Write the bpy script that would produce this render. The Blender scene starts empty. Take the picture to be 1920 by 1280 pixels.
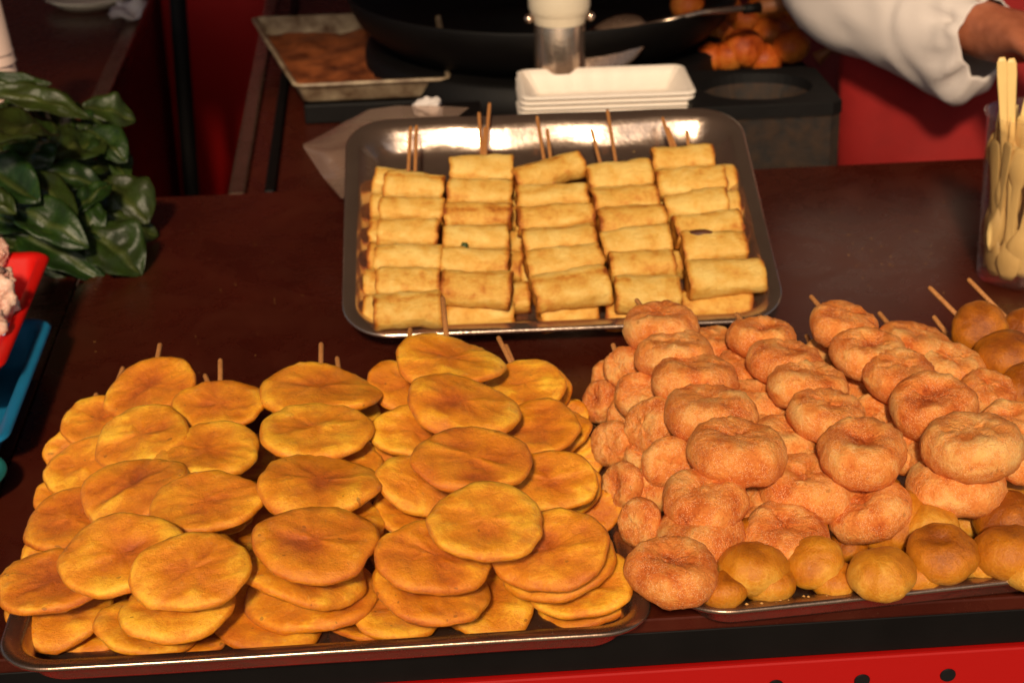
import bpy, bmesh, math, random
from mathutils import Vector, Matrix, noise
random.seed(7)
R = math.radians
scene = bpy.context.scene
COL = scene.collection

# ------------------------------------------------------------------ camera
FPX, CZ, CH = 3400.0, 0.85, 0.70          # focal length in photo pixels, counter height, camera above the counter
pitch, head, roll = R(24.5), R(3.8), 0.025
FWD = Vector((math.sin(head)*math.cos(pitch), math.cos(head)*math.cos(pitch), -math.sin(pitch)))
_r0 = Vector((math.cos(head), -math.sin(head), 0)); _u0 = _r0.cross(FWD)
RT = _r0*math.cos(roll) - _u0*math.sin(roll)
UP = _r0*math.sin(roll) + _u0*math.cos(roll)
EYE = Vector((0, 0, CZ + CH))
cam = bpy.data.cameras.new('camera'); camo = bpy.data.objects.new('camera', cam); COL.objects.link(camo)
m = Matrix.Identity(4)
for i in range(3):
    m[i][0], m[i][1], m[i][2], m[i][3] = RT[i], UP[i], -FWD[i], EYE[i]
camo.matrix_world = m
cam.sensor_width = 36; cam.lens = 36*FPX/1920; cam.clip_start = .05; cam.clip_end = 2000
cam.dof.use_dof = True; cam.dof.focus_distance = 1.22; cam.dof.aperture_fstop = 11
scene.camera = camo

# ------------------------------------------------------------------ light
SUN_EL, SUN_AZ = R(35), R(-9)             # the light comes from behind the camera, a little from its left
wd = bpy.data.worlds.new('World'); scene.world = wd; wd.use_nodes = True
nt = wd.node_tree; nt.nodes.clear()
sky = nt.nodes.new('ShaderNodeTexSky'); sky.sky_type = 'NISHITA'; sky.sun_disc = False
sky.sun_elevation = SUN_EL; sky.sun_rotation = R(180) + SUN_AZ*-1
sky.air_density = 1.0; sky.dust_density = 3.0
bg = nt.nodes.new('ShaderNodeBackground'); bg.inputs['Strength'].default_value = 0.065
ow = nt.nodes.new('ShaderNodeOutputWorld')
nt.links.new(sky.outputs[0], bg.inputs[0]); nt.links.new(bg.outputs[0], ow.inputs[0])
sl = bpy.data.lights.new('sun', 'SUN'); sl.energy = 3.4; sl.angle = R(5); sl.color = (1.0, .78, .54)
slo = bpy.data.objects.new('sun', sl); COL.objects.link(slo)
to_sun = Vector((math.sin(SUN_AZ)*math.cos(SUN_EL), -math.cos(SUN_AZ)*math.cos(SUN_EL), math.sin(SUN_EL)))
slo.rotation_euler = to_sun.to_track_quat('Z', 'Y').to_euler(); slo.location = (0, 0, 6)
vs = scene.view_settings
vs.view_transform = 'Standard'; vs.look = 'None'; vs.exposure = 0.0; vs.gamma = 1.0; vs.use_curve_mapping = False

# ------------------------------------------------------------------ pixel helpers
def ray(px, py): return FWD + RT*((px-960)/FPX) - UP*((py-640)/FPX)
def P(px, py, z=0.0):
    d = ray(px, py); return EYE + d*((CZ+z-EYE.z)/d.z)
def PY(px, py, y):
    d = ray(px, py); return EYE + d*(y/d.y)
def PL(px, py, o, n):
    d = ray(px, py); return EYE + d*((o-EYE).dot(n)/d.dot(n))
def depth(p): return (p-EYE).dot(FWD)

# ------------------------------------------------------------------ materials
def S(r, g, b):
    f = lambda c: c/12.92 if c <= .04045 else ((c+.055)/1.055)**2.4
    return (f(r/255), f(g/255), f(b/255), 1)
class N:
    def __init__(s, name):
        s.m = bpy.data.materials.new(name); s.m.use_nodes = True; s.t = s.m.node_tree
        s.b = s.t.nodes['Principled BSDF']; s.o = s.t.nodes['Material Output']
    def n(s, kind, **kw):
        nd = s.t.nodes.new(kind)
        for k, v in kw.items():
            if k.startswith('_'): setattr(nd, k[1:], v)
            else: s.put(nd.inputs[k.replace('__', ' ')], v)
        return nd
    def put(s, inp, v):
        if hasattr(v, 'links'): s.t.links.new(v, inp)
        else: inp.default_value = v
    def set(s, **kw):
        for k, v in kw.items(): s.put(s.b.inputs[k.replace('__', ' ')], v)
        return s
    def coord(s, rnd=True):
        c = s.n('ShaderNodeTexCoord').outputs['Object']
        if not rnd: return c
        r = s.n('ShaderNodeObjectInfo').outputs['Random']
        k = s.n('ShaderNodeMath', _operation='MULTIPLY'); s.put(k.inputs[0], r); k.inputs[1].default_value = 37.0
        a = s.n('ShaderNodeVectorMath', _operation='ADD'); s.put(a.inputs[0], c); s.put(a.inputs[1], k.outputs[0])
        return a.outputs[0]
    def noise(s, vec, scale, detail=3, rough=.55, dist=0):
        return s.n('ShaderNodeTexNoise', Vector=vec, Scale=scale, Detail=detail, Roughness=rough, Distortion=dist).outputs['Fac']
    def math(s, op, a, b):
        k = s.n('ShaderNodeMath', _operation=op); s.put(k.inputs[0], a); s.put(k.inputs[1], b); return k.outputs[0]
    def ramp(s, fac, stops):
        k = s.n('ShaderNodeValToRGB'); s.put(k.inputs[0], fac); e = k.color_ramp.elements
        while len(e) < len(stops): e.new(.5)
        for el, (p, c) in zip(e, stops): el.position = p; el.color = c
        return k.outputs[0]
    def mix(s, fac, a, b):
        k = s.n('ShaderNodeMix', _data_type='RGBA'); s.put(k.inputs[0], fac); s.put(k.inputs[6], a); s.put(k.inputs[7], b); return k.outputs[2]
    def bump(s, h, strength, dist, prev=None):
        k = s.n('ShaderNodeBump', Strength=strength, Distance=dist, Height=h)
        if prev: s.put(k.inputs['Normal'], prev)
        return k.outputs[0]

def attr(n, name): return n.n('ShaderNodeAttribute', _attribute_name=name).outputs['Fac']

def dough(name, stops, rough, coarse, fine, cb, fb, sugar=0.0, spots=0.0, coat=0.0, sss=.12, amp=1.0, streak=.3, vary=.22):
    n = N(name); c = n.coord(); tone = attr(n, 'tone')
    big = n.noise(c, 45, 4, .6, .6); mid = n.noise(c, coarse, 5, .65); fin = n.noise(c, fine, 3, .7)
    rnd = n.n('ShaderNodeObjectInfo').outputs['Random']
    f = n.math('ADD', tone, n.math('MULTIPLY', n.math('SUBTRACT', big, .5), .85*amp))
    f = n.math('ADD', f, n.math('MULTIPLY', n.math('SUBTRACT', mid, .5), .75*amp))
    f = n.math('ADD', f, n.math('MULTIPLY', n.math('SUBTRACT', rnd, .5), vary))
    f = n.math('ADD', f, n.math('MULTIPLY', n.math('SUBTRACT', fin, .5), .35))
    col = n.ramp(f, stops)
    if sugar:
        v = n.n('ShaderNodeTexVoronoi', Vector=c, Scale=950.0, Randomness=1.0).outputs['Distance']
        patch = n.noise(c, 90, 3)
        sf = n.math('MULTIPLY', n.math('LESS_THAN', v, .30), n.math('MULTIPLY', n.math('GREATER_THAN', patch, .45), sugar))
        col = n.mix(sf, col, S(252, 204, 156))
    if spots:
        v = n.noise(c, 130, 1)
        col = n.mix(n.math('MULTIPLY', n.math('GREATER_THAN', v, .76), spots), col, S(92, 44, 12))
    mp = n.n('ShaderNodeMapping', Vector=c); mp.inputs['Scale'].default_value = (110, 420, 300)
    stre = n.noise(mp.outputs[0], 1.0, 4, .65, .8)
    bp = n.bump(stre, cb*streak, .0035); bp = n.bump(mid, cb, .004, bp); bp = n.bump(fin, fb, .0012, bp)
    rv = n.math('ADD', rough, n.math('MULTIPLY', n.math('SUBTRACT', mid, .5), .35))
    n.set(Base__Color=col, Roughness=rv, Normal=bp)
    n.b.inputs['Subsurface Weight'].default_value = sss; n.b.inputs['Subsurface Radius'].default_value = (.006, .003, .001)
    n.b.inputs['Subsurface Scale'].default_value = .6
    n.b.inputs['Coat Weight'].default_value = coat; n.b.inputs['Coat Roughness'].default_value = .10; n.b.inputs['Specular IOR Level'].default_value = .32
    if coat: n.put(n.b.inputs['Coat Normal'], n.bump(n.noise(c, 480, 3, .65), .90, .0040, n.bump(n.noise(c, 130, 4), .40, .004)))
    return n.m

def plain(name, col, rough=.5, metal=0.0, var=.0, vscale=8, bump=0.0, bscale=60, spec=.5, col2=None):
    n = N(name); c = n.coord(False)
    if var or col2:
        nz = n.noise(c, vscale, 5, .6)
        c2 = col2 or tuple(x*(1-var) for x in col[:3]) + (1,)
        cc = n.ramp(nz, [(.3, c2), (.7, col)])
        n.set(Base__Color=cc, Roughness=n.math('ADD', rough-.08, n.math('MULTIPLY', nz, .16)))
    else: n.set(Base__Color=col, Roughness=rough)
    n.set(Metallic=metal); n.b.inputs['Specular IOR Level'].default_value = spec
    if bump: n.set(Normal=n.bump(n.noise(c, bscale, 4), bump, .003))
    return n.m

M = {}
M['patty'] = dough('patty_crust', [(.0, S(166, 76, 6)), (.26, S(200, 106, 10)), (.56, S(222, 136, 18)), (.95, S(250, 192, 52))],
                   .33, 330, 900, .26, .45, coat=.80, amp=.72, streak=.35, vary=.26, spots=.5)
M['fritter'] = dough('sugared_crust', [(.0, S(164, 68, 16)), (.26, S(216, 110, 40)), (.52, S(238, 146, 66)), (.9, S(252, 196, 114))],
                     .55, 420, 1100, .55, .70, sugar=.65, amp=.85, sss=.02, spots=.3)
M['ball'] = dough('golden_dough', [(.0, S(140, 70, 8)), (.35, S(190, 110, 16)), (.62, S(208, 134, 30)), (.95, S(230, 176, 74))],
                  .36, 240, 700, .16, .60, coat=.30, spots=.3, amp=.7, vary=.5)
M['roll'] = dough('fried_wrapper', [(.05, S(146, 72, 18)), (.28, S(204, 132, 46)), (.52, S(224, 172, 78)), (.9, S(238, 202, 116))],
                  .45, 170, 800, .30, .40, coat=.0, spots=.0, streak=1.6, amp=.9)
M['bun'] = dough('bun_crust', [(.05, S(130, 46, 8)), (.4, S(180, 80, 18)), (.9, S(206, 124, 44))], .55, 120, 600, .1, .1)

def stick_mat():
    n = N('bamboo'); c = n.coord()
    mp = n.n('ShaderNodeMapping', Vector=c); mp.inputs['Scale'].default_value = (900, 900, 20)
    f = n.noise(mp.outputs[0], 1.0, 3)
    n.set(Base__Color=n.ramp(f, [(.25, S(150, 84, 36)), (.75, S(212, 150, 86))]), Roughness=.55, Normal=n.bump(f, .4, .0006)); return n.m
M['stick'] = stick_mat()

def steel_mat(name, base, rough, dirt):
    n = N(name); c = n.coord(False)
    f = n.noise(c, 14, 6, .65, .4); g = n.noise(c, 220, 3)
    mp = n.n('ShaderNodeMapping', Vector=c); mp.inputs['Scale'].default_value = (6, 300, 300)
    br = n.noise(mp.outputs[0], 1.0, 2)
    col = n.mix(n.math('MULTIPLY', n.math('SUBTRACT', f, .35), dirt), base, S(96, 58, 34))
    n.set(Base__Color=col, Metallic=.92, Roughness=n.math('ADD', rough, n.math('MULTIPLY', n.math('ADD', f, g), .10)),
          Normal=n.bump(br, .05, .001, n.bump(f, .25, .004))); return n.m
M['steel'] = steel_mat('tray_steel', S(168, 142, 122), .16, 1.0)
M['steel_clean'] = steel_mat('polished_steel', S(206, 182, 162), .08, .6)

def counter_mat():
    n = N('brown_counter_steel'); c = n.coord(False)
    f = n.noise(c, 5, 6, .6, .5); g = n.noise(c, 60, 4, .6); sp = n.noise(c, 420, 2)
    mp = n.n('ShaderNodeMapping', Vector=c); mp.inputs['Scale'].default_value = (4, 180, 180)
    br = n.noise(mp.outputs[0], 1.0, 3, .6)
    col = n.ramp(f, [(.3, S(58, 17, 9)), (.7, S(80, 29, 17))])
    col = n.mix(n.math('MULTIPLY', n.math('GREATER_THAN', sp, .74), .18), col, S(150, 110, 80))
    sm_ = n.noise(c, 11, 5, .7, 1.5); st_ = n.ramp(sm_, [(.42, (0, 0, 0, 1)), (.75, (.6, .6, .6, 1))])
    col = n.mix(n.math('MULTIPLY', st_, n.noise(c, 30, 3)), col, S(98, 50, 32))
    rg = n.math('ADD', .12, n.math('MULTIPLY', n.math('ADD', f, n.math('ADD', n.math('MULTIPLY', g, .6), st_)), .17))
    n.set(Base__Color=col, Roughness=rg, Metallic=.25, Normal=n.bump(br, .06, .001)); n.b.inputs['Specular IOR Level'].default_value = .3; return n.m
M['counter'] = counter_mat()
M['black'] = plain('black_painted_edge', S(9, 6, 5), .5, spec=.25, var=.4, vscale=20)
M['red'] = plain('red_enamel_panel', S(168, 9, 5), .36, var=.10, vscale=3)
M['dark_red'] = plain('dark_red_panel', S(120, 12, 10), .5, var=.3, vscale=4)
M['dot'] = plain('black_print', S(12, 8, 8), .45)
M['red_plastic'] = plain('red_plastic', S(206, 16, 6), .6, spec=.25, var=.08, vscale=30)
M['blue_plastic'] = plain('blue_plastic', S(26, 120, 165), .4, var=.18, vscale=25)
M['teal_plastic'] = plain('teal_plastic', S(30, 96, 92), .4)
M['foam'] = plain('white_foam', S(240, 226, 210), .6, var=.04, bump=.15, bscale=900)
M['iron'] = plain('black_iron', S(9, 6, 5), .62, metal=.1, var=.5, vscale=18, bump=.2, bscale=40, spec=.25)
M['stove'] = plain('grimy_iron', S(52, 32, 13), .8, var=.8, vscale=70, bump=.6, bscale=70, col2=S(14, 11, 8))
M['stove_top'] = plain('sooty_iron', S(9, 6, 5), .7, var=.5, vscale=30, bump=.3, spec=.25)
M['enamel'] = plain('stained_enamel', S(186, 166, 134), .4, vscale=34, col2=S(84, 52, 28))
M['rust'] = plain('rusty_crust', S(186, 104, 54), .55, vscale=26, col2=S(70, 26, 10), bump=.5, bscale=60)
M['white_plastic'] = plain('white_plastic', S(228, 212, 184), .35)
M['paper'] = plain('paper_cup_white', S(226, 196, 180), .6, var=.05)
M['wood'] = plain('worn_wood', S(150, 88, 44), .6, var=.5, vscale=40)
M['spoon'] = plain('cream_spoon', S(240, 202, 128), .42, var=.06, vscale=60)
M['white_cloth'] = plain('white_cotton', S(214, 202, 194), .85, var=.03, bump=.15, bscale=500)
M['red_cloth'] = plain('red_apron_cloth', S(150, 14, 10), .8, var=.25, vscale=14, bump=.2, bscale=400)
M['dark_cloth'] = plain('dark_trousers', S(28, 28, 34), .85)
M['hair'] = plain('black_hair', S(18, 14, 12), .5)
def skin_mat():
    n = N('skin'); c = n.coord(False)
    n.set(Base__Color=n.ramp(n.noise(c, 60, 4), [(.3, S(150, 84, 56)), (.7, S(182, 110, 78))]), Roughness=.45,
          Normal=n.bump(n.noise(c, 500, 3), .2, .0008))
    n.b.inputs['Subsurface Weight'].default_value = .15; n.b.inputs['Subsurface Radius'].default_value = (.01, .004, .002); return n.m
M['skin'] = skin_mat()
M['ground'] = plain('street_paving', S(92, 86, 80), .8, var=.3, vscale=2, bump=.3, bscale=30)
M['canopy'] = plain('brown_canvas', S(140, 84, 56), .8, var=.2, vscale=4)  # brown of the added canopy, picked to bounce warm light into the metal
M['meat'] = dough('pale_meat', [(.05, S(176, 110, 92)), (.4, S(222, 172, 148)), (.9, S(242, 214, 192))], .3, 120, 500, .3, .2, coat=.5)
M['crumb'] = plain('crumb_bits', S(214, 160, 86), .7, var=.3, vscale=300)
M['filling'] = plain('brown_filling', S(92, 48, 24), .6, var=.4, vscale=200)
M['herb'] = plain('green_herb', S(52, 70, 22), .5)

def leaf_mat():
    n = N('leaf'); c = n.coord(); t = attr(n, 'tone')
    f = n.noise(c, 40, 4, .6); rnd = n.n('ShaderNodeObjectInfo').outputs['Random']
    col = n.ramp(f, [(.25, S(14, 26, 8)), (.6, S(28, 52, 14)), (.85, S(56, 74, 20))])
    col = n.mix(n.math('MULTIPLY', rnd, .35), col, S(70, 66, 24))
    col = n.mix(n.math('MULTIPLY', t, .5), col, S(86, 92, 44))
    geo = n.n('ShaderNodeNewGeometry').outputs['Backfacing']
    col = n.mix(n.math('MULTIPLY', geo, .5), col, S(64, 76, 42))
    n.set(Base__Color=col, Roughness=.42, Normal=n.bump(n.math('ADD', t, n.math('MULTIPLY', n.noise(c, 110, 4, .6), 1.2)), .6, .002))
    n.b.inputs['Specular IOR Level'].default_value = .35
    return n.m
M['leaf'] = leaf_mat()

def clear_mat(name, tint, mixf, rough):
    n = N(name); n.t.nodes.remove(n.b)
    gl = n.n('ShaderNodeBsdfGlossy', Color=(1, 1, 1, 1), Roughness=rough)
    tr = n.n('ShaderNodeBsdfTransparent', Color=tint)
    lw = n.math('POWER', n.n('ShaderNodeLayerWeight', Blend=.5).outputs['Facing'], 3.0); lw = n.math('ADD', lw, .05)
    df = n.n('ShaderNodeBsdfDiffuse', Color=S(200, 170, 150))
    m1 = n.n('ShaderNodeMixShader'); n.put(m1.inputs[0], mixf); n.put(m1.inputs[1], tr.outputs[0]); n.put(m1.inputs[2], df.outputs[0])
    m2 = n.n('ShaderNodeMixShader'); n.put(m2.inputs[0], n.math('MULTIPLY', lw, .5)); n.put(m2.inputs[1], m1.outputs[0]); n.put(m2.inputs[2], gl.outputs[0])
    n.t.links.new(m2.outputs[0], n.o.inputs[0]); return n.m
M['clear'] = clear_mat('clear_plastic', (.985, .97, .95, 1), .03, .06)
M['bag'] = clear_mat('thin_plastic_film', (.86, .80, .76, 1), .16, .18)

# ------------------------------------------------------------------ mesh helpers
def mesh(name, V, F, mat, smooth=True, tone=None):
    me = bpy.data.meshes.new(name); me.from_pydata([tuple(v) for v in V], [], F); me.update()
    if smooth: me.polygons.foreach_set('use_smooth', [True]*len(me.polygons))
    if tone is not None:
        a = me.attributes.new('tone', 'FLOAT', 'POINT'); a.data.foreach_set('value', tone)
    me.materials.append(mat); return me
def link(name, me, parent=None, mat=None):
    o = bpy.data.objects.new(name, me); COL.objects.link(o)
    if parent: o.parent = parent
    if mat is not None: o.matrix_local = mat
    return o
def empty(name, loc, label, cat, group=None):
    o = bpy.data.objects.new(name, None); COL.objects.link(o); o.location = loc; o.empty_display_size = .02
    return tag(o, label, cat, group)
def tag(o, label=None, cat=None, group=None, kind=None):
    if label: o['label'] = label
    if cat: o['category'] = cat
    if group: o['group'] = group
    if kind: o['kind'] = kind
    return o
def T(v): return Matrix.Translation(v)
def frame(x, y, z, o):
    mm = Matrix.Identity(4)
    for i in range(3): mm[i][0], mm[i][1], mm[i][2], mm[i][3] = x[i], y[i], z[i], o[i]
    return mm
def boxm(name, sx, sy, sz, mat, bev=.003, seg=2):
    bm = bmesh.new(); bmesh.ops.create_cube(bm, size=1)
    for v in bm.verts: v.co = Vector((v.co.x*sx, v.co.y*sy, v.co.z*sz))
    if bev: bmesh.ops.bevel(bm, geom=bm.edges[:], offset=bev, segments=seg, affect='EDGES', profile=.6)
    me = bpy.data.meshes.new(name); bm.to_mesh(me); bm.free(); me.materials.append(mat)
    return me
def box(name, x0, x1, y0, y1, z0, z1, mat, parent=None, bev=.003):
    o = link(name, boxm(name, x1-x0, y1-y0, z1-z0, mat, bev)); c = Vector(((x0+x1)/2, (y0+y1)/2, (z0+z1)/2))
    if parent: o.parent = parent; c = c - parent.location
    o.location = c; return o
def lathe(name, prof, mat, n=40, tone=None, wob=None):
    V, F = [], []
    for (r, z) in prof:
        for j in range(n):
            a = 2*math.pi*j/n; k = wob(a, r, z) if wob else 1
            V.append((r*k*math.cos(a), r*k*math.sin(a), z))
    for i in range(len(prof)-1):
        for j in range(n):
            F.append((i*n+j, i*n+(j+1) % n, (i+1)*n+(j+1) % n, (i+1)*n+j))
    return mesh(name, V, F, mat)
def tube(name, pts, rad, mat, n=10, cap=True, wob=0.0, seed=0, squash=None):
    V, F = [], []; pts = [Vector(p) for p in pts]
    rad = rad if isinstance(rad, (list, tuple)) else [rad]*len(pts)
    u = None
    for i, p in enumerate(pts):
        d = (pts[min(i+1, len(pts)-1)] - pts[max(i-1, 0)]).normalized()
        if u is None: u = d.orthogonal().normalized()
        u = (u - d*u.dot(d)).normalized(); w = d.cross(u)
        for j in range(n):
            a = 2*math.pi*j/n; r = rad[i]
            q = u*math.cos(a) + w*math.sin(a)
            if wob: r *= 1 + wob*noise.noise(Vector((math.cos(a)*1.3+seed, math.sin(a)*1.3, i*.55)))
            V.append(p + q*r)
    for i in range(len(pts)-1):
        for j in range(n): F.append((i*n+j, i*n+(j+1) % n, (i+1)*n+(j+1) % n, (i+1)*n+j))
    if cap: F.append(tuple(range(n-1, -1, -1))); k = (len(pts)-1)*n; F.append(tuple(range(k, k+n)))
    return mesh(name, V, F, mat)
def solid(o, t, off=0):
    md = o.modifiers.new('thickness', 'SOLIDIFY'); md.thickness = t; md.offset = off; return o
def subd(o, l=1):
    md = o.modifiers.new('smooth', 'SUBSURF'); md.levels = l; md.render_levels = l; return o

# ------------------------------------------------------------------ setting: street, stall
g = link('ground', mesh('ground', [(-400, -400, 0), (400, -400, 0), (400, 400, 0), (-400, 400, 0)], [(0, 1, 2, 3)], M['ground'], False))
tag(g, kind='structure')
YF, YB = 1.058, 1.98                      # front and back edge of the serving counter
ct = empty('stall_counter', (0.3, YF, 0), 'long dark brown steel serving counter with red front panel', 'counter')
box('counter_top', -.327, 1.7, YF, YB, CZ-.012, CZ, M['counter'], ct, .002)
box('counter_top', -1.5, -.3285, YF, YB, CZ-.012, CZ-.001, M['counter'], ct, .002)
box('edge_band', -1.5, 1.7, YF+.001, YF+.05, CZ-.0402, CZ-.0122, M['black'], ct, .001)
fasc = box('front_panel', -1.5, 1.7, YF-.004, YF+.02, .12, CZ-.0405, M['red'], ct, .002)
box('side_panel', -1.5, -1.47, YF+.03, YB-.01, 0, CZ-.036, M['dark_red'], ct)
box('side_panel', 1.67, 1.7, YF+.03, YB-.01, 0, CZ-.036, M['dark_red'], ct)
box('back_panel', -1.46, 1.66, YB-.05, YB-.02, 0, CZ-.036, M['dark_red'], ct)
box('plinth', -1.5, 1.7, YF+.05, YF+.08, 0, .12, M['black'], ct)
dm = lathe('dot', [(0.0001, .001), (.0052, .001), (.0058, 0)], M['dot'], 28); dm.polygons.foreach_set('use_smooth', [False]*len(dm.polygons))
fy = YF - .004
d0 = PY(1777, 1264, fy)
for k in range(-9, 9):
    link('dot', dm, fasc, T(Vector((d0.x + k*.0622, fy-.0004, d0.z)) - Vector(ct.location) - fasc.location) @ Matrix.Rotation(R(90), 4, 'X') @ Matrix.Diagonal((1, .95, 1, 1)))

# side counter on the left and cooking counter behind, with the gap between them
lc = empty('side_counter', (-.95, YB+.02, 0), 'brown steel side counter standing behind the leafy greens', 'counter')
box('counter_top', -1.5, -.378, YB+.01, 3.3, CZ-.03, CZ-.004, M['counter'], lc, .004)
box('edge_trim', -.398, -.376, YB+.012, 3.3, CZ-.0035, CZ+.004, M['steel'], lc, .003)
box('side_panel', -.40, -.385, YB+.02, 3.28, .05, CZ-.031, M['dark_red'], lc)
cc = empty('cooking_counter', (.2, YB+.02, 0), 'low dark cooking counter carrying the wok and baking pan', 'counter')
box('counter_top', -.19, .505, YB+.01, 3.3, CZ-.04, CZ-.012, M['counter'], cc, .004)
box('edge_trim', -.192, -.172, YB+.012, 3.3, CZ-.0115, CZ-.004, M['steel'], cc, .003)
box('edge_trim', -.150, -.138, YB+.012, 3.3, CZ-.0115, CZ-.002, M['iron'], cc, .003)
box('side_panel', -.18, -.16, YB+.02, 3.28, .05, CZ-.041, M['dark_red'], cc)
box('side_panel', .475, .495, YB+.02, 3.28, .05, CZ-.041, M['dark_red'], cc)
wl = box('added_back_wall', -2.2, 2.4, 3.62, 3.7, 0, 2.615, M['dark_red'])  # unseen wall, added to keep the sky out of the counter's reflections
tag(wl, 'dark red wall added behind the stall to block the sky', 'wall')
rp = box('red_screen', -.372, -.198, 3.02, 3.05, 0, 1.25, M['red'], None, .004)
tag(rp, 'upright red screen filling the gap between two counters', 'screen')
p0 = PY(333, 0, 2.75); p1 = PY(356, 320, 2.75); p2 = p1 + (p1-p0)*((p1.z-.0)/(p0.z-p1.z)); p2.z = max(p2.z, .0)
po = link('post', tube('post', [(p2.x, p2.y, 0), p1, p0, p0+(p0-p1)*2.2], .013, M['iron'], 12)); tag(po, 'thin black iron post in front of the red screen', 'post')
cn = empty('added_canopy', (0.1, 3.6, 0), 'brown canopy added out of view to shade the back of the stall', 'canopy')
box('added_canopy_sheet', -2.2, 2.4, -.02, 3.75, 2.62, 2.66, M['canopy'], cn)  # unseen canopy, added to block the sky and shade the background
for xx in (-2.15, 2.35): box('added_canopy_post', xx-.02, xx+.02, .02, .06, 0, 2.62, M['iron'], cn)

# ------------------------------------------------------------------ trays
def rring(w, l, r, nc=9, ne=14):
    pts = []
    cs = [(w/2-r, l/2-r, 0), (-w/2+r, l/2-r, 90), (-w/2+r, -l/2+r, 180), (w/2-r, -l/2+r, 270)]
    for k, (cx, cy, a0) in enumerate(cs):
        arc = [(cx+r*math.cos(R(a0+90*i/nc)), cy+r*math.sin(R(a0+90*i/nc))) for i in range(nc+1)]
        pts += arc
        nx, ny, na = cs[(k+1) % 4]; e = (nx+r*math.cos(R(na)), ny+r*math.sin(R(na))); s = arc[-1]
        for i in range(1, ne): pts.append((s[0]+(e[0]-s[0])*i/ne, s[1]+(e[1]-s[1])*i/ne))
    return pts
def tray_mesh(name, w, l, r, prof, mat, dent=None, wav=0.0):
    """prof: list of (inset, z) from the outer lip inwards to the floor"""
    V, F = [], []; n = None
    for ins, z in prof:
        ring = rring(w-2*ins, l-2*ins, max(r-ins*.75, .006)); n = len(ring)
        for (x, y) in ring:
            p = Vector((x, y, z + wav*noise.noise(Vector((x*9, y*9, 1.7)))))
            if dent: p = dent(p, ins)
            V.append(p)
    for i in range(len(prof)-1):
        for j in range(n): F.append((i*n+j, i*n+(j+1) % n, (i+1)*n+(j+1) % n, (i+1)*n+j))
    k = (len(prof)-1)*n; F.append(tuple(range(k, k+n)))
    return mesh(name, V, F, mat)
PROF = [(.0035, -.0035), (.0008, -.0030), (0, -.001), (.0012, .0006), (.003, .0008), (.0115, -.0004), (.0145, -.003), (.0195, -.0195), (.0225, -.0225), (.028, -.0235), (.06, -.0240), (.11, -.0240)]
PROF2 = [(.0035, -.0035), (.0008, -.0030), (0, -.001), (.0012, .0006), (.003, .0008), (.0115, -.0002), (.0140, -.0014), (.0185, -.0055), (.0235, -.0101), (.0285, -.0147), (.0335, -.0192), (.039, -.0224), (.046, -.0237), (.06, -.0240), (.11, -.0240)]
TRW, TRL = .42, .32
def place_tray(name, cx, cy, yaw, label, w=TRW, l=TRL):
    me = tray_mesh(name, w, l, .038, PROF, M['steel'], wav=.0012)
    o = link(name, me); o.location = (cx, cy, CZ+.0255); o.rotation_euler = (0, 0, yaw); solid(o, .0011, -1)
    return tag(o, label, 'tray', 'stainless steel trays')
xl = P(4, 1190, .025).x; xr = P(1218, 1120, .025).x; yfr = P(600, 1224, .025).y
place_tray('steel_tray', (xl+xr)/2, yfr+TRL/2, 0, 'shallow steel tray heaped with flat golden patties', w=xr-xl)
a = P(1330, 1156, .025); b = P(1915, 1092, .025); yaw = math.atan2(b.y-a.y, b.x-a.x)
lc0 = P(1272, 1136, .025)
ux = Vector((math.cos(yaw), math.sin(yaw), 0)); uy = Vector((-ux.y, ux.x, 0))
cR = Vector((lc0.x, a.y, 0)) + ux*(.43/2) + uy*(TRL/2)
place_tray('steel_tray', cR.x, cR.y, yaw, 'shallow steel tray heaped with sugared fritters', w=.43)

# the propped tray of spring rolls
na_, nb_ = P(700, 628, .024), P(1420, 599, .024); TX = (nb_-na_).normalized(); TYh = Vector((-TX.y, TX.x, 0))
INC = R(19); TY = TYh*math.cos(INC) + Vector((0, 0, 1))*math.sin(INC); TZ = TX.cross(TY)
TW, TL = .41, .33; TO = P(1062, 617, .024) + TY*(TL/2)
TM = frame(TX, TY, TZ, TO)
def dent(p, ins):
    if p.y > TL/2-.03:
        d = math.exp(-((p.x+.058)/.006)**2); p = p + Vector((0, -.010*d*(1 if ins < .02 else .2), .003*d))
        p.y += .0016*math.sin(p.x*55+1) * (1 if ins > .01 else .3)
    return p
tr = link('steel_tray', tray_mesh('steel_tray', TW, TL, .046, PROF2, M['steel_clean'], dent)); tr.matrix_world = TM; solid(tr, .0011, -1)
tag(tr, 'steel tray of spring rolls propped up at the back, rim dented', 'tray', 'stainless steel trays')
pb = box('prop_box', .06, .36, 1.838, 1.872, CZ, CZ+.086, M['iron']); tag(pb, 'dark low box propping the back of the spring roll tray', 'box')

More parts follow.
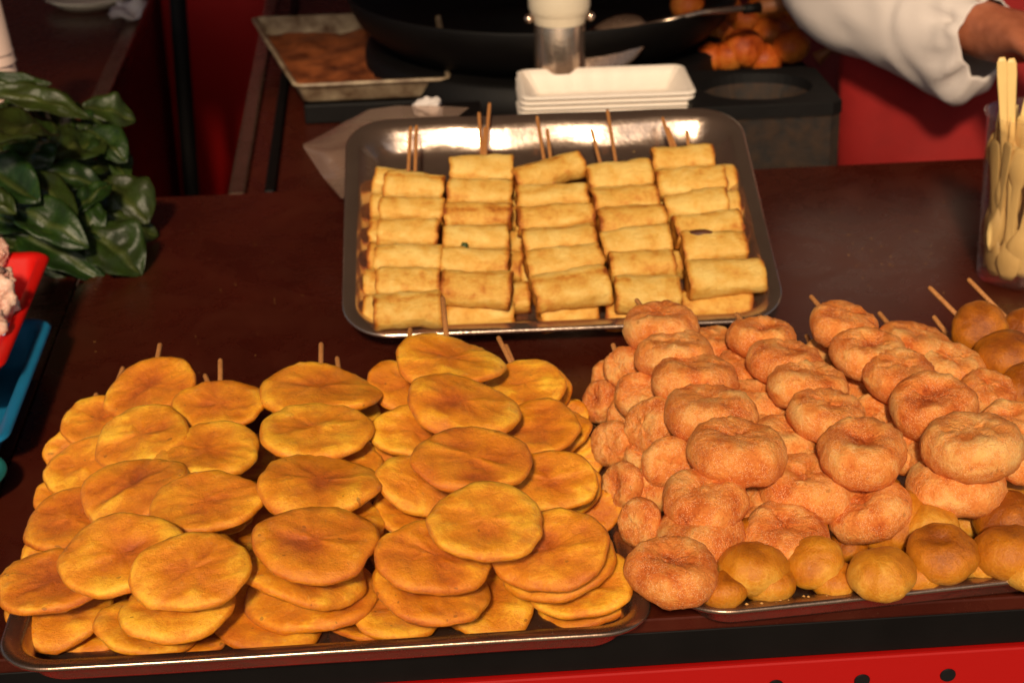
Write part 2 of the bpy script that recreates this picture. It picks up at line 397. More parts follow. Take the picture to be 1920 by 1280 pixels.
# ------------------------------------------------------------------ food shapes
def disc_food(name, mat, Rr, k, seed, kind, flat=False):
    """round flat food: polar grid over top and bottom; kind patty / fritter / ball"""
    rnd = random.Random(seed); off = Vector((rnd.uniform(0, 90), rnd.uniform(0, 90), rnd.uniform(0, 90)))
    ph = [rnd.uniform(0, 6.28) for _ in range(6)]; n = 60
    if kind == 'patty':
        Th = Rr*k; prof = [(.0, .30), (.18, .30), (.36, .36), (.52, .42), (.66, .52), (.78, .60), (.87, .56), (.94, .40), (.985, .18), (1, -.08), (.985, -.34), (.93, -.60), (.8, -.78), (.55, -.8), (.25, -.75), (0, -.75)]
        am = (.048, .034, .018)
    elif kind == 'fritter':
        Th = Rr*k; prof = [(.0, .50), (.10, .52), (.20, .62), (.30, .78), (.42, .93), (.54, 1.0), (.66, .98), (.77, .88), (.86, .72), (.93, .50), (.98, .22), (1, -.04), (.985, -.30), (.93, -.58), (.83, -.80), (.68, -.95), (.45, -1.0), (.2, -.95), (0, -.92)]
        am = (.040, .025, .018)
    else:
        Th = Rr*k; prof = [(math.sin(a), math.cos(a)) for a in [math.pi*i/18 for i in range(19)]]
        am = (.025, .015, .008)
    dimple = (rnd.choice([.1, .2, .3, .4, .6]) if not flat else .05) if kind == 'fritter' else 1
    V, tone = [], []
    dirx = rnd.uniform(-.5, .5); rnd2 = rnd.uniform(-.04, .22)
    for (s, z) in prof:
        for j in range(n):
            a = 2*math.pi*j/n
            o = 1 + am[0]*math.sin(2*a+ph[0]) + am[1]*math.sin(3*a+ph[1]) + am[2]*math.sin(5*a+ph[2])
            o += .010*math.sin(9*a+ph[3]) + .022*noise.noise(Vector((math.cos(a)*4, math.sin(a)*4, 1))+off) + .006*noise.noise(Vector((math.cos(a)*11, math.sin(a)*11, 1))+off)
            x, y = s*math.cos(a)*o, s*math.sin(a)*o
            zz = z
            if kind == 'fritter' and z > .4 and s < .56: zz = 1.0 - (1.0-z)*dimple
            q = Vector((x, y, zz*.5))
            n1 = noise.noise(q*1.7+off); n2 = noise.noise(q*4.5+off)
            wr = noise.noise(Vector(((x+y*dirx)*1.4, (y-x*dirx)*5.0, 0))+off)      # wrinkles across the face
            if kind == 'patty':
                w_ = max(0, 1-s*s*.9)
                zz += (.34*wr + .34*n1)*w_*.85 + .20*n2 + .12*noise.noise(q*10+off) + .35*noise.noise(Vector((x*.9, y*.9, 3))+off)*s
                t = .47 + .42*(s-.55) + .30*wr*w_ + .28*n1 + .15*n2 if z > -.1 else .35
                if z > -.1 and s > .96: t -= .25
            elif kind == 'fritter':
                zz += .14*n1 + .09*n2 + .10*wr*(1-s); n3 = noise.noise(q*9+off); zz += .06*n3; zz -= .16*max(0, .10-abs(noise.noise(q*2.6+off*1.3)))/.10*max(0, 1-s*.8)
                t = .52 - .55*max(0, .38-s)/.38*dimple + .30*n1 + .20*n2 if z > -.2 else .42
                x *= 1+.035*n3; y *= 1+.035*n3
            else:
                zz += .10*n1 + .05*n2
                if s < .35 and z > 0 and seed % 3 == 0: zz -= .22*(1-s/.35)
                t = .55 + .22*n1 - .30*z
            bend = rnd2*Rr*(x*math.cos(ph[4])+y*math.sin(ph[4]))**2 if kind == 'patty' else 0
            V.append((x*Rr, y*Rr, zz*Th - bend)); tone.append(min(1, max(0, t)))
    F = []; L = len(prof)
    for i in range(L-1):
        for j in range(n): F.append((i*n+j, (i+1)*n+j, (i+1)*n+(j+1) % n, i*n+(j+1) % n))
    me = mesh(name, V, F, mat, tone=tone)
    bm = bmesh.new(); bm.from_mesh(me); bmesh.ops.remove_doubles(bm, verts=bm.verts, dist=1e-6); bm.to_mesh(me); bm.free()
    return me

def orient(cx, cy, w, h, rot, z, k, qmin=.26, gain=1.0):
    c = P(cx, cy, z); t = depth(c)
    if h > w: w, h, rot = h, w, rot+90
    r = h/w; q2 = max(qmin*qmin, (r*r-k*k)/(1-k*k)) if r < 1 else .98
    q = min(.97, math.sqrt(q2)*gain); v = -ray(cx, cy).normalized(); a = R(rot)
    mj = RT*math.cos(a) - UP*math.sin(a); mn = RT*math.sin(a) + UP*math.cos(a)
    if mn.z < 0: mn = -mn
    mn = (mn - v*mn.dot(v)).normalized(); nz = (v*q + mn*math.sqrt(1-q*q)).normalized()
    x = (mj - nz*mj.dot(nz)).normalized(); y = nz.cross(x)
    return c, frame(x, y/gain if gain > 1 else y, nz, c), w/2*t/FPX
SEED = [100]
STICKR = .0021
def skewer(name, food, kind, k, items, z0, z1, label, group, tips, cat='skewer', mat=None):
    """items: (cx, cy, w, h, rot) from the far end to the near end, z0..z1 the heights; tips: where the sticks' free ends show"""
    nI = len(items); zs = [z0+(z1-z0)*(i/max(1, nI-1)) for i in range(nI)]
    cen = [P(it[0], it[1], zs[i]) for i, it in enumerate(items)]
    base = sum(cen, Vector())/nI; base.z = CZ+.004
    root = empty(name, base, label, cat, group)
    for i, it in enumerate(items):
        SEED[0] += 1
        c, mw, rr = orient(*it, zs[i], k, gain=1.22 if kind == 'patty' else 1.0)
        me = disc_food(food, M[mat or kind], rr, k, SEED[0], kind, flat=max(it[2], it[3])/min(it[2], it[3]) < 1.32)
        o = link(food, me, root, T(-base) @ mw @ Matrix.Rotation(random.uniform(-.25, .25), 4, 'Z'))
    dz = (z0-z1)/max(1, nI-1)
    for tip in tips:
        zt = z0 + dz*.6 + (tip[2]*.5 if len(tip) > 2 else 0)
        a = P(tip[0], tip[1], zt); e = cen[0] - Vector((0, 0, .007))
        e = e + (e-a).normalized()*.018
        d = (e-a); me = tube('stick', [a-base, a-base+d*.02, a-base+d], [STICKR*.8, STICKR, STICKR], M['stick'], 8)
        link('stick', me, root)
    return root

GP = 'skewers of flat golden patties heaped on the tray'
def pat(items, z0, z1, label, tips=()):
    items = [(a, b, w*1.05, h*1.06, r_) for a, b, w, h, r_ in items]; z0 = z1 + (z0-z1)*.36; d = .006 if z1 > .03 else 0
    skewer('patty_skewer', 'patty', 'patty', .15, items, z0+d, z1+d, label, GP, tips)
# heap beside the blue tray
pat([(281, 726, 172, 98, -23), (265, 816, 184, 98, -25), (248, 912, 206, 108, -24), (228, 1039, 226, 145, -22)], .120, .062,
    'top skewer of four patties leaning over the heap nearest the blue tray', [(300, 645)])
pat([(185, 786, 142, 82, -15), (163, 873, 160, 100, -25), (135, 976, 186, 108, -18), (100, 1088, 206, 112, -18)], .092, .040,
    'skewer of four patties tucked under the top skewer beside the blue tray', [(231, 689, .01)])
pat([(135, 840, 104, 74, -25), (125, 925, 116, 80, -20), (105, 1035, 126, 86, -15), (110, 1141, 206, 104, -10)], .064, .020,
    'lowest long patty skewer on the side of the heap facing the blue tray', [(181, 738, .02)])
pat([(160, 1120, 150, 80, -5), (165, 1180, 150, 80, -3)], .012, .006, 'patties lying flat in the tray corner below the leaning heap')
# second column
pat([(412, 757, 166, 90, -8), (388, 842, 192, 100, -8), (386, 942, 198, 112, -8), (359, 1067, 213, 142, -10)], .112, .062,
    'upper skewer of four patties between the tilted heap and the straight column', [(413, 674, .006), (384, 703, -.012)])
pat([(385, 960, 170, 90, -8), (360, 1045, 190, 100, -8), (333, 1127, 216, 124, -10)], .064, .038,
    'patties directly under the upper skewer of the second column')
pat([(330, 1085, 180, 95, -4), (286, 1166, 200, 118, -3)], .028, .019, 'glossy patties low in the second column at the tray rim')
pat([(450, 865, 130, 74, 0), (452, 945, 150, 84, 0), (440, 1022, 160, 94, -4)], .052, .026,
    'shadowed patty skewer deep in the cleft between the second and third columns')
pat([(512, 838, 120, 62, 0), (505, 880, 110, 62, 0)], .034, .028, 'filler patties added at the bottom of the cleft behind the straight column')  # added filler, covers the sun glare off the tray
pat([(300, 1185, 170, 62, -4), (365, 1192, 140, 56, -6)], .005, .004, 'thin patties almost hidden on the tray floor by the rim')
# straight column
pat([(600, 727, 211, 94, 0), (592, 805, 209, 101, 0), (597, 899, 230, 108, 0), (592, 1013, 232, 136, 0)], .118, .068,
    'topmost skewer of the straight column, four broad level patties', [(602, 644, .002), ])
pat([(645, 768, 140, 80, 5), (640, 862, 160, 90, 5), (620, 965, 190, 100, 6), (569, 1066, 224, 124, 8)], .086, .044,
    'second skewer down in the straight column of broad patties', [(632, 670, .008)])
pat([(650, 900, 150, 90, 0), (630, 1000, 190, 100, -5), (588, 1112, 235, 136, -8)], .060, .026,
    'third skewer down in the straight column of broad patties')
pat([(540, 960, 150, 80, 0), (540, 1055, 190, 100, 2), (505, 1151, 226, 130, 3)], .038, .014,
    'lowest skewer of the straight column, its patty on the tray rim')
# tall heap
pat([(762, 722, 146, 88, 12), (776, 808, 152, 94, 12), (786, 905, 158, 108, 14), (817, 1042, 216, 132, 10)], .106, .060,
    'upper patty skewer on the flank of the tall heap facing the straight column', [(769, 616, .012)])
pat([(742, 758, 120, 80, 10), (757, 862, 132, 84, 12), (772, 956, 142, 88, 14), (812, 1100, 216, 126, 12)], .078, .036,
    'lower patty skewer on the flank of the tall heap facing the straight column')
pat([(775, 1050, 160, 90, 8), (745, 1142, 176, 96, 5)], .024, .016, 'short patties at the foot of the tall heap facing the straight column')
pat([(690, 1168, 140, 58, 0)], .005, .005, 'thin patty lying on the tray floor between two columns')
pat([(842, 671, 192, 94, 5), (868, 754, 206, 108, 8), (884, 860, 213, 118, 5), (912, 977, 220, 134, 5)], .145, .090,
    'crowning skewer on the very top of the tall patty heap', [(830, 558)])
pat([(985, 719, 150, 88, -6), (1006, 804, 166, 98, -4), (1030, 900, 170, 114, -5), (1032, 1031, 216, 144, -12)], .112, .062,
    'upper skewer on the flank of the tall heap facing the sugared fritters', [(934, 632, .012), (948, 647, .004)])
pat([(1004, 724, 130, 88, -6), (1028, 810, 150, 100, -6), (1060, 915, 128, 116, -10), (1052, 1050, 212, 130, -12)], .090, .046,
    'second skewer down on the flank of the tall heap facing the fritters')
pat([(1052, 790, 100, 80, -10), (1078, 862, 110, 92, -12), (1110, 960, 110, 104, -14), (1092, 1094, 192, 124, -12)], .064, .030,
    'third skewer down on the flank of the tall heap facing the fritters')
pat([(1072, 792, 84, 88, 0), (1098, 884, 94, 100, 0), (1128, 985, 90, 104, 0), (1097, 1116, 186, 108, -6)], .038, .010,
    'lowest skewer of patties beside the sugared fritters')
pat([(908, 1050, 180, 90, 0), (914, 1126, 186, 112, -3)], .026, .015, 'patty squeezed between the two feet of the tall heap')

GF = 'skewers of sugared fritters heaped on the tray'
def fri(items, z0, z1, label, tips=()):
    z0 = z1 + (z0-z1)*.40
    items = [(a, b, w*1.03, h*1.03, r_) if w > 100 else (a, b, w*1.12, h*1.12, r_) for a, b, w, h, r_ in items]
    skewer('fritter_skewer', 'fritter', 'fritter', .48, items, z0, z1, label, GF, tips)
fri([(1240, 614, 142, 84, -4), (1266, 666, 142, 80, 0), (1302, 714, 156, 86, 3), (1330, 777, 166, 98, 2), (1380, 848, 180, 112, 4)], .128, .086,
    'crowning skewer of dimpled fritters at the end of the heap beside the patties', [(1193, 562, .004)])
fri([(1345, 652, 110, 66, 10), (1395, 700, 120, 70, 12), (1420, 758, 124, 76, 10), (1468, 830, 130, 88, 10)], .100, .066,
    'fritter skewer lying in the valley between the first two crowning skewers', [])
fri([(1168, 688, 62, 72, 0), (1197, 741, 86, 76, 0), (1222, 800, 84, 106, 10), (1256, 868, 94, 92, 0), (1321, 940, 156, 112, -4)], .100, .064,
    'skewer of fritters seen edge on just under the crowning one', [(1149, 645, .01)])
fri([(1140, 706, 60, 60, 0), (1172, 782, 62, 66, 0), (1207, 858, 66, 62, 0), (1220, 918, 74, 82, 0), (1311, 1003, 168, 102, -8)], .076, .044,
    'middle fritter skewer on the side facing the patty tray', [])
fri([(1124, 752, 54, 72, 10), (1150, 832, 72, 84, 0), (1167, 910, 62, 84, 0), (1200, 980, 74, 84, 0), (1262, 1071, 166, 122, 6)], .064, .046,
    'lowest sugared skewer whose last fritter hangs over the tray corner', [])
fri([(1429, 635, 126, 70, 8), (1474, 682, 138, 76, 10), (1514, 724, 146, 86, 12), (1550, 780, 142, 92, 8), (1617, 849, 166, 116, 6)], .122, .082,
    'crowning fritter skewer whose stick points at the tray of spring rolls', [(1380, 588, .003)])
fri([(1440, 800, 130, 80, 5), (1470, 860, 140, 90, 5), (1511, 918, 172, 118, 4)], .072, .054,
    'single big fritter showing under the two crowning skewers', [])
fri([(1450, 930, 140, 90, 0), (1474, 1006, 164, 122, 4)], .048, .040, 'flat browned fritter resting on plain golden balls', [])
fri([(1600, 890, 130, 90, -10), (1628, 957, 154, 108, -20)], .056, .046, 'tilted fritter resting between a ball and the big fritters', [])
fri([(1582, 612, 128, 78, 14), (1627, 664, 134, 90, 6), (1688, 706, 138, 92, 8), (1749, 762, 156, 116, 6), (1823, 837, 180, 116, 2)], .130, .086,
    'crowning fritter skewer between the plain ball skewers and the sunken skewer', [(1520, 555, .004)])
fri([(1715, 652, 144, 80, 18), (1782, 690, 124, 84, 15), (1850, 738, 110, 80, 15), (1895, 800, 120, 90, 10)], .108, .078,
    'smooth fritter skewer next to the plain ball skewers', [(1648, 586, .012)])
fri([(1538, 672, 66, 72, 0), (1596, 727, 90, 84, 0), (1645, 785, 100, 86, 10), (1700, 838, 110, 92, 10)], .088, .062,
    'shaded fritter skewer sunk between two crowning skewers', [(1512, 628, .012)])
fri([(1760, 860, 130, 90, 4), (1792, 912, 176, 104, 0)], .064, .054, 'fritter peeping out below the crowning skewer next to the plain balls', [])
fri([(1925, 860, 120, 84, 0)], .07, .07, 'fritter at the end of the heap above plain balls', [])
fri([(1390, 905, 130, 80, 0), (1415, 960, 130, 84, 0)], .046, .036, 'fritters buried behind the flat browned fritter', [])

GB = 'skewers of plain golden dough balls'
def bal(items, z0, z1, label, tips=()):
    items = [(a, b, w*1.06, h*1.06, r_) for a, b, w, h, r_ in items]; z0 = min(z0, z1-.004) if len(items) == 2 and items[0][1] > 800 else z0
    skewer('dough_ball_skewer', 'dough_ball', 'ball', .72, items, z0, z1, label, GB, tips)
bal([(1836, 616, 100, 98, 0), (1890, 668, 124, 96, 5), (1930, 730, 110, 100, 0)], .096, .080,
    'plain ball skewer with a long bare stick below the spoon cup', [(1742, 538, .022)])
bal([(1918, 612, 70, 66, 0), (1975, 660, 100, 90, 0)], .080, .07, 'plain ball skewer whose stick tip nearly touches the spoon cup', [(1815, 523, .03)])
bal([(1810, 655, 70, 60, 0), (1880, 720, 90, 80, 0)], .072, .06, 'plain ball skewer hidden behind the smooth fritters', [(1750, 593, .012)])
bal([(1880, 728, 110, 96, 0), (1930, 800, 120, 104, 0)], .046, .040, 'plain ball skewer in the lower layer beside the smooth fritters')
bal([(1960, 715, 110, 96, 0), (2020, 790, 120, 104, 0), (2075, 870, 124, 110, 0)], .040, .034, 'plain ball skewer in the lower layer at the empty end of the tray')
bal([(2010, 930, 120, 108, 0), (2030, 1010, 126, 112, 0)], .030, .028, 'plain balls on the tray floor at the end of the ball row')
bal([(1400, 1010, 110, 80, 0), (1412, 1066, 132, 86, 4)], .042, .038, 'oval plain balls under the edge of the flat browned fritter')
bal([(1356, 1106, 92, 52, -2)], .032, .032, 'flattened plain ball on the rim by the overhanging fritter')
bal([(1442, 1094, 96, 66, -2)], .030, .030, 'small plain ball low on the rim between the oval ones')
bal([(1500, 1000, 100, 90, 0), (1526, 1054, 104, 96, -30)], .042, .038, 'smooth oval plain balls leaning beside the flat browned fritter')
bal([(1562, 1085, 88, 72, 0)], .028, .028, 'browned plain ball low in the shadow between two larger balls')
bal([(1640, 930, 110, 90, 0), (1680, 978, 132, 116, -25)], .042, .036, 'plain balls right beneath the tilted fritter')
bal([(1590, 1022, 74, 60, 0)], .020, .020, 'small shaded plain ball behind the lone rim ball')
bal([(1654, 1076, 122, 100, 0)], .041, .041, 'lone plain ball on the tray rim under the tilted fritter')
bal([(1740, 985, 110, 80, 0), (1766, 1038, 126, 112, 0)], .048, .042, 'large round plain ball leaning over the tray rim')
bal([(1815, 975, 80, 62, 0), (1838, 1056, 80, 62, 0)], .032, .028, 'pale shaded plain balls in the hollow behind larger ones')
bal([(1870, 915, 110, 90, 0), (1890, 975, 122, 112, 0)], .048, .038, 'big plain ball high at the end of the ball row')
bal([(1893, 1036, 140, 82, 4)], .036, .036, 'wide plain ball under the big high one')
bal([(1720, 1075, 90, 70, 0)], .028, .028, 'plain ball on the tray floor under the large round one')
bal([(1930, 1070, 100, 56, 0)], .030, .030, 'flattened plain ball at the far end of the rim')

# ------------------------------------------------------------------ spring rolls
def roll_mesh(name, L, a, b, seed):
    rnd = random.Random(seed); off = Vector((rnd.uniform(0, 50), rnd.uniform(0, 50), 0)); n, nl = 24, 18
    V, tone = [], []; seam = rnd.uniform(.15, .55)*math.pi; skew = rnd.uniform(-.25, .25); tp = rnd.uniform(-.10, .10)
    st = [-.5, -.497, -.485, -.46] + [-.42+.84*i/(nl-1) for i in range(nl)] + [.46, .485, .497, .5]
    for s in st:
        e = abs(s)*2; cl = 1 - .10*max(0, (e-.94)/.06)**2
        for j in range(n):
            t = 2*math.pi*j/n; ct_, st_ = math.cos(t), math.sin(t)
            ex = .72
            y = a*math.copysign(abs(ct_)**ex, ct_); z = b*math.copysign(abs(st_)**ex, st_)
            k = cl*(1+tp*s*2)
            k *= 1 + .13*noise.noise(Vector((s*2.4, ct_, st_))+off) + .07*noise.noise(Vector((s*7+ct_*2, ct_*2.2, st_*2.2))+off) + .03*noise.noise(Vector((s*16, ct_*5, st_*5))+off)
            d = (t - (seam + skew*s)) ; d = (d+math.pi) % (2*math.pi) - math.pi
            if 0 < d < 1.2: k *= 1 + .085*(1-d/1.2)                       # the free edge of the wrapper
            x = s*L*(1 + .07*noise.noise(Vector((ct_*1.5, st_*1.5, s*2))+off))
            V.append((x, y*k, z*k - .006*L*(s*2)**2))
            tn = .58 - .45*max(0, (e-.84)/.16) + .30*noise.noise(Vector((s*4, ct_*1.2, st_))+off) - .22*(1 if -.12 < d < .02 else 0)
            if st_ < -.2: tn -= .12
            tone.append(min(1, max(0, tn)))
    ns = len(st); F = []
    for i in range(ns-1):
        for j in range(n): F.append((i*n+j, (i+1)*n+j, (i+1)*n+(j+1) % n, i*n+(j+1) % n))
    for i, sgn in ((0, -1), (ns-1, 1)):                                   # folded-in ends, hollowed
        base = i*n; k = len(V)
        for j in range(n):
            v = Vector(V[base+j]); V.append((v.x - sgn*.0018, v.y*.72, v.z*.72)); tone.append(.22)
        for j in range(n):
            q = (base+j, k+j, k+(j+1) % n, base+(j+1) % n); F.append(q if sgn < 0 else q[::-1])
        c = tuple(range(k, k+n)); F.append(c[::-1] if sgn > 0 else c)
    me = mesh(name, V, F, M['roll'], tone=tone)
    bm = bmesh.new(); bm.from_mesh(me); bmesh.ops.recalc_face_normals(bm, faces=bm.faces); bm.to_mesh(me); bm.free()
    return me
GR = 'skewers of spring rolls on the propped tray'
FLOOR = TO - TZ*.024
def rolls(items, e, label, sticks=(), tilt=10, bth=.0115):
    o0 = FLOOR + TZ*e
    cen = [PL(it[0], it[1], o0, TZ) for it in items]
    base = sum(cen, Vector())/len(cen)
    root = empty('spring_roll_skewer', base, label, 'skewer', GR)
    for i, (cx, cy, L, h, rot) in enumerate(items):
        SEED[0] += 1
        A = PL(cx-L/2*math.cos(R(rot)), cy-L/2*math.sin(R(rot)), o0, TZ); B = PL(cx+L/2*math.cos(R(rot)), cy+L/2*math.sin(R(rot)), o0, TZ)
        x = (B-A).normalized(); z = TZ; y = z.cross(x)
        z = (z*math.cos(R(tilt)) - y*math.sin(R(tilt))).normalized(); y = z.cross(x)
        a = h/2*depth(cen[i])/FPX*1.22
        me = roll_mesh('spring_roll', (B-A).length, a, min(bth, a*.82), SEED[0])
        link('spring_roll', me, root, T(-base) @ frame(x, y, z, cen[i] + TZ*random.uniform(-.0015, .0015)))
    for (x0, y0, x1, y1) in sticks:
        a = PL(x0, y0, o0+TZ*.004, TZ); b = PL(x1, y1, o0, TZ); d = b-a
        link('stick', tube('stick', [a-base, a-base+d*.03, a-base+d, a-base+d*2.2], [STICKR*.75, STICKR*.9, STICKR*.9, STICKR*.8], M['stick'], 8), root)
    return root
E1, E0 = .036, .0125
r = rolls([(777, 353, 113, 46, 3), (773, 397, 121, 46, 2), (766, 440, 116, 46, 1), (767, 486, 129, 48, 1), (766, 532, 121, 48, 0), (765, 584, 130, 60, -3)], E1,
      'upper spring roll skewer lying along the tray side nearest the leafy greens', [(770, 238, 765, 332), (781, 236, 778, 334)])
rolls([(752, 347, 100, 44, 6), (745, 393, 100, 44, 0), (742, 440, 100, 44, 0), (740, 486, 100, 46, 0), (736, 534, 106, 48, 0), (735, 585, 106, 54, 2)], E0,
      'lower spring roll skewer showing its ends along the tray side nearest the greens')
green = rolls([(903, 322, 121, 48, 0), (900, 364, 123, 46, 1), (896, 405, 127, 46, -1), (892, 448, 124, 46, 0), (890, 493, 132, 48, 2), (893, 541, 132, 60, 3)], E1,
      'upper spring roll skewer with a dark green filling spot on one roll', [(898, 212, 904, 300), (918, 194, 909, 300), (909, 240, 908, 300)])
rolls([(925, 380, 96, 44, 0), (930, 415, 96, 44, 0), (932, 460, 96, 46, 0), (930, 505, 100, 48, 2), (932, 563, 124, 50, -4), (900, 592, 130, 40, -2)], E0,
      'lower spring roll skewer under the one with the green spot')
r = rolls([(1028, 325, 132, 46, -16), (1035, 371, 135, 46, -4), (1042, 411, 145, 46, -5), (1049, 453, 137, 50, -5), (1058, 493, 143, 52, -7), (1071, 543, 142, 62, -8)], E1,
      'upper spring roll skewer whose end roll sits skewed', [(1007, 219, 1022, 312), (1026, 243, 1034, 312)])
rolls([(1010, 400, 110, 44, 0), (1020, 450, 110, 46, 0), (1030, 510, 110, 48, -4), (1064, 590, 106, 46, -10)], E0,
      'lower spring roll skewer under the one with the skewed end roll')
r = rolls([(1162, 335, 121, 50, -5), (1171, 376, 125, 48, -5), (1184, 416, 126, 50, -6), (1192, 459, 130, 52, -7), (1203, 500, 124, 50, -3), (1214, 551, 124, 60, -1)], E1,
      'upper spring roll skewer between the skewed one and the burst one', [(1109, 243, 1127, 312), (1139, 207, 1156, 312)])
rolls([(1190, 395, 120, 44, -4), (1205, 450, 120, 46, -4), (1220, 500, 120, 46, -4), (1186, 588, 100, 54, 4)], E0,
      'lower spring roll skewer beneath the one next to the burst roll')
burst = rolls([(1280, 303, 116, 44, -2), (1295, 347, 131, 52, -4), (1305, 387, 118, 46, -5), (1326, 427, 128, 46, -8), (1339, 469, 122, 52, -3), (1360, 522, 146, 58, -4)], E1,
      'upper spring roll skewer with a burst roll showing brown filling', [(1242, 221, 1262, 285), (1252, 240, 1270, 285), (1288, 246, 1292, 284)])
rolls([(1325, 340, 110, 44, -4), (1336, 388, 100, 46, -4), (1338, 440, 110, 46, -4), (1336, 490, 120, 46, 0), (1343, 575, 136, 48, 2)], E0,
      'lower spring roll skewer beneath the one with the burst roll')
def blob(name, mat, px, py, o0, w, h, parent, seed):
    c = PL(px, py, o0, TZ); k = depth(c)/FPX
    bm = bmesh.new(); bmesh.ops.create_icosphere(bm, subdivisions=2, radius=1)
    for v in bm.verts:
        q = 1+.35*noise.noise(v.co*1.8+Vector((seed, 0, 0))); v.co = Vector((v.co.x*w*k*q, v.co.y*h*k*q, v.co.z*.0035*q))
    me = bpy.data.meshes.new(name); bm.to_mesh(me); bm.free(); me.materials.append(mat)
    for p_ in me.polygons: p_.use_smooth = True
    link(name, me, parent, T(-Vector(parent.location)) @ frame(TX, TY, TZ, c))
blob('filling', M['filling'], 1314, 438, FLOOR+TZ*(E1+.0128), 26, 9, burst, 3)
blob('herb_spot', M['herb'], 871, 461, FLOOR+TZ*(E1+.0095), 7, 7, green, 5)

# ------------------------------------------------------------------ leafy greens
LV = [  # base px, tip px, width px, lift of the base and tip
 (-60, 262, 108, 222, 92, .16, .135), (-20, 172, 168, 206, 44, .135, .115), (-40, 152, 98, 160, 26, .13, .125), (48, 326, 72, 250, 68, .085, .115),
 (96, 292, 192, 258, 66, .09, .085), (190, 260, 240, 340, 46, .075, .045), (110, 332, 206, 302, 44, .075, .065), (78, 322, 198, 346, 48, .085, .065),
 (206, 342, 138, 394, 36, .072, .062), (196, 336, 277, 412, 78, .06, .028), (-40, 306, 78, 386, 72, .11, .08), (-50, 362, 30, 398, 44, .10, .085),
 (30, 388, 160, 450, 62, .075, .055), (44, 326, 142, 398, 54, .09, .072), (140, 392, 192, 442, 50, .058, .04), (164, 428, 267, 510, 80, .045, .006),
 (190, 418, 302, 436, 48, .03, .008), (-20, 404, 72, 436, 46, .05, .04), (36, 436, 198, 516, 64, .04, .006), (4, 444, 128, 512, 44, .03, .006),
 (-30, 200, 60, 300, 70, .11, .09), (100, 240, 130, 330, 60, .075, .06), (60, 350, 180, 400, 60, .05, .04), (-20, 330, 60, 420, 60, .06, .05),
 (120, 420, 220, 470, 50, .025, .012), (80, 190, 125, 280, 50, .10, .085), (-30, 455, 90, 475, 40, .03, .015), (150, 340, 235, 400, 60, .045, .03)]
lr = P(60, 420, 0); leaves = empty('leafy_greens', lr, 'bunch of dark green leaves piled on the counter', 'vegetables')
def leaf_mesh(L, W, seed):
    rnd = random.Random(seed); nu, nv = 18, 10; V, F, tone = [], [], []
    fold = rnd.uniform(.08, .45); curl = rnd.uniform(-.15, .45); tw = rnd.uniform(-.5, .5); pw = rnd.uniform(.75, 1.1); off = Vector((seed*3.1, 0, 0))
    for i in range(nu+1):
        u = i/nu; w = W/2*(math.sin(math.pi*min(1, u**pw*.96+.04))**.80)*(1 if u < 1 else .02)+.0006
        for j in range(nv+1):
            v = -1+2*j/nv; x = u*L; y = v*w*(1+.07*noise.noise(Vector((u*9, 1.5 if v > 0 else 8.1, 0))+off))
            z = fold*abs(v)*w - curl*L*(u-.35)**2 + .22*w*noise.noise(Vector((u*4.0, v*1.6, 0))+off)*2 + .10*w*abs(v)*math.sin(u*17+seed+v*2) + tw*v*w*(u-.3)
            V.append((x, y, z)); r = abs(v); vein = max(0, 1-r/.10)
            lv = abs(((u*6 - r*1.6) % 1)-.5); vein = max(vein, .35*max(0, 1-lv/.10))
            tone.append(vein)
    for i in range(nu):
        for j in range(nv): a = i*(nv+1)+j; F.append((a, a+nv+1, a+nv+2, a+1))
    return mesh('leaf', V, F, M['leaf'], tone=tone)
rl = random.Random(5)
for _ in range(20):
    x_, y_ = rl.uniform(-20, 170), rl.uniform(190, 450); a_ = rl.uniform(-.5, 1.2); l_ = rl.uniform(60, 110); zc = max(.012, .118-(y_-160)*.00032)
    if x_+l_*math.cos(a_) < 262 and y_+l_*math.sin(a_)*.8 < 500: LV.append((x_, y_, x_+l_*math.cos(a_), y_+l_*math.sin(a_)*.8, rl.uniform(30, 52), zc, max(.006, zc-.022)))
for i, (bx, by, tx, ty, w, zb, zt) in enumerate(LV):
    A, B = P(bx, by, zb), P(tx, ty, zt); x = (B-A); L = x.length; x.normalize()
    v = -ray((bx+tx)/2, (by+ty)/2).normalized()
    nrm = (v*.75 + Vector((random.uniform(-.25, .25), random.uniform(-.2, .2), .75))); nrm = (nrm - x*nrm.dot(x)).normalized()
    k = depth((A+B)/2)/FPX
    o = link('leaf', leaf_mesh(L, w*k*1.45, i+5), leaves, T(-lr) @ frame(x, nrm.cross(x), nrm, A)); solid(o, .0003)
for (a, b) in [((-90, 300, .10), (40, 300, .10)), ((-120, 380, .08), (60, 380, .07)), ((-100, 430, .04), (120, 455, .03)), ((-60, 250, .12), (20, 230, .13))]:
    A, B = P(*a), P(*b); link('stem', tube('stem', [A-lr, (A+B)/2-lr+Vector((0, 0, .004)), B-lr], [.004, .0032, .002], M['leaf'], 8), leaves)

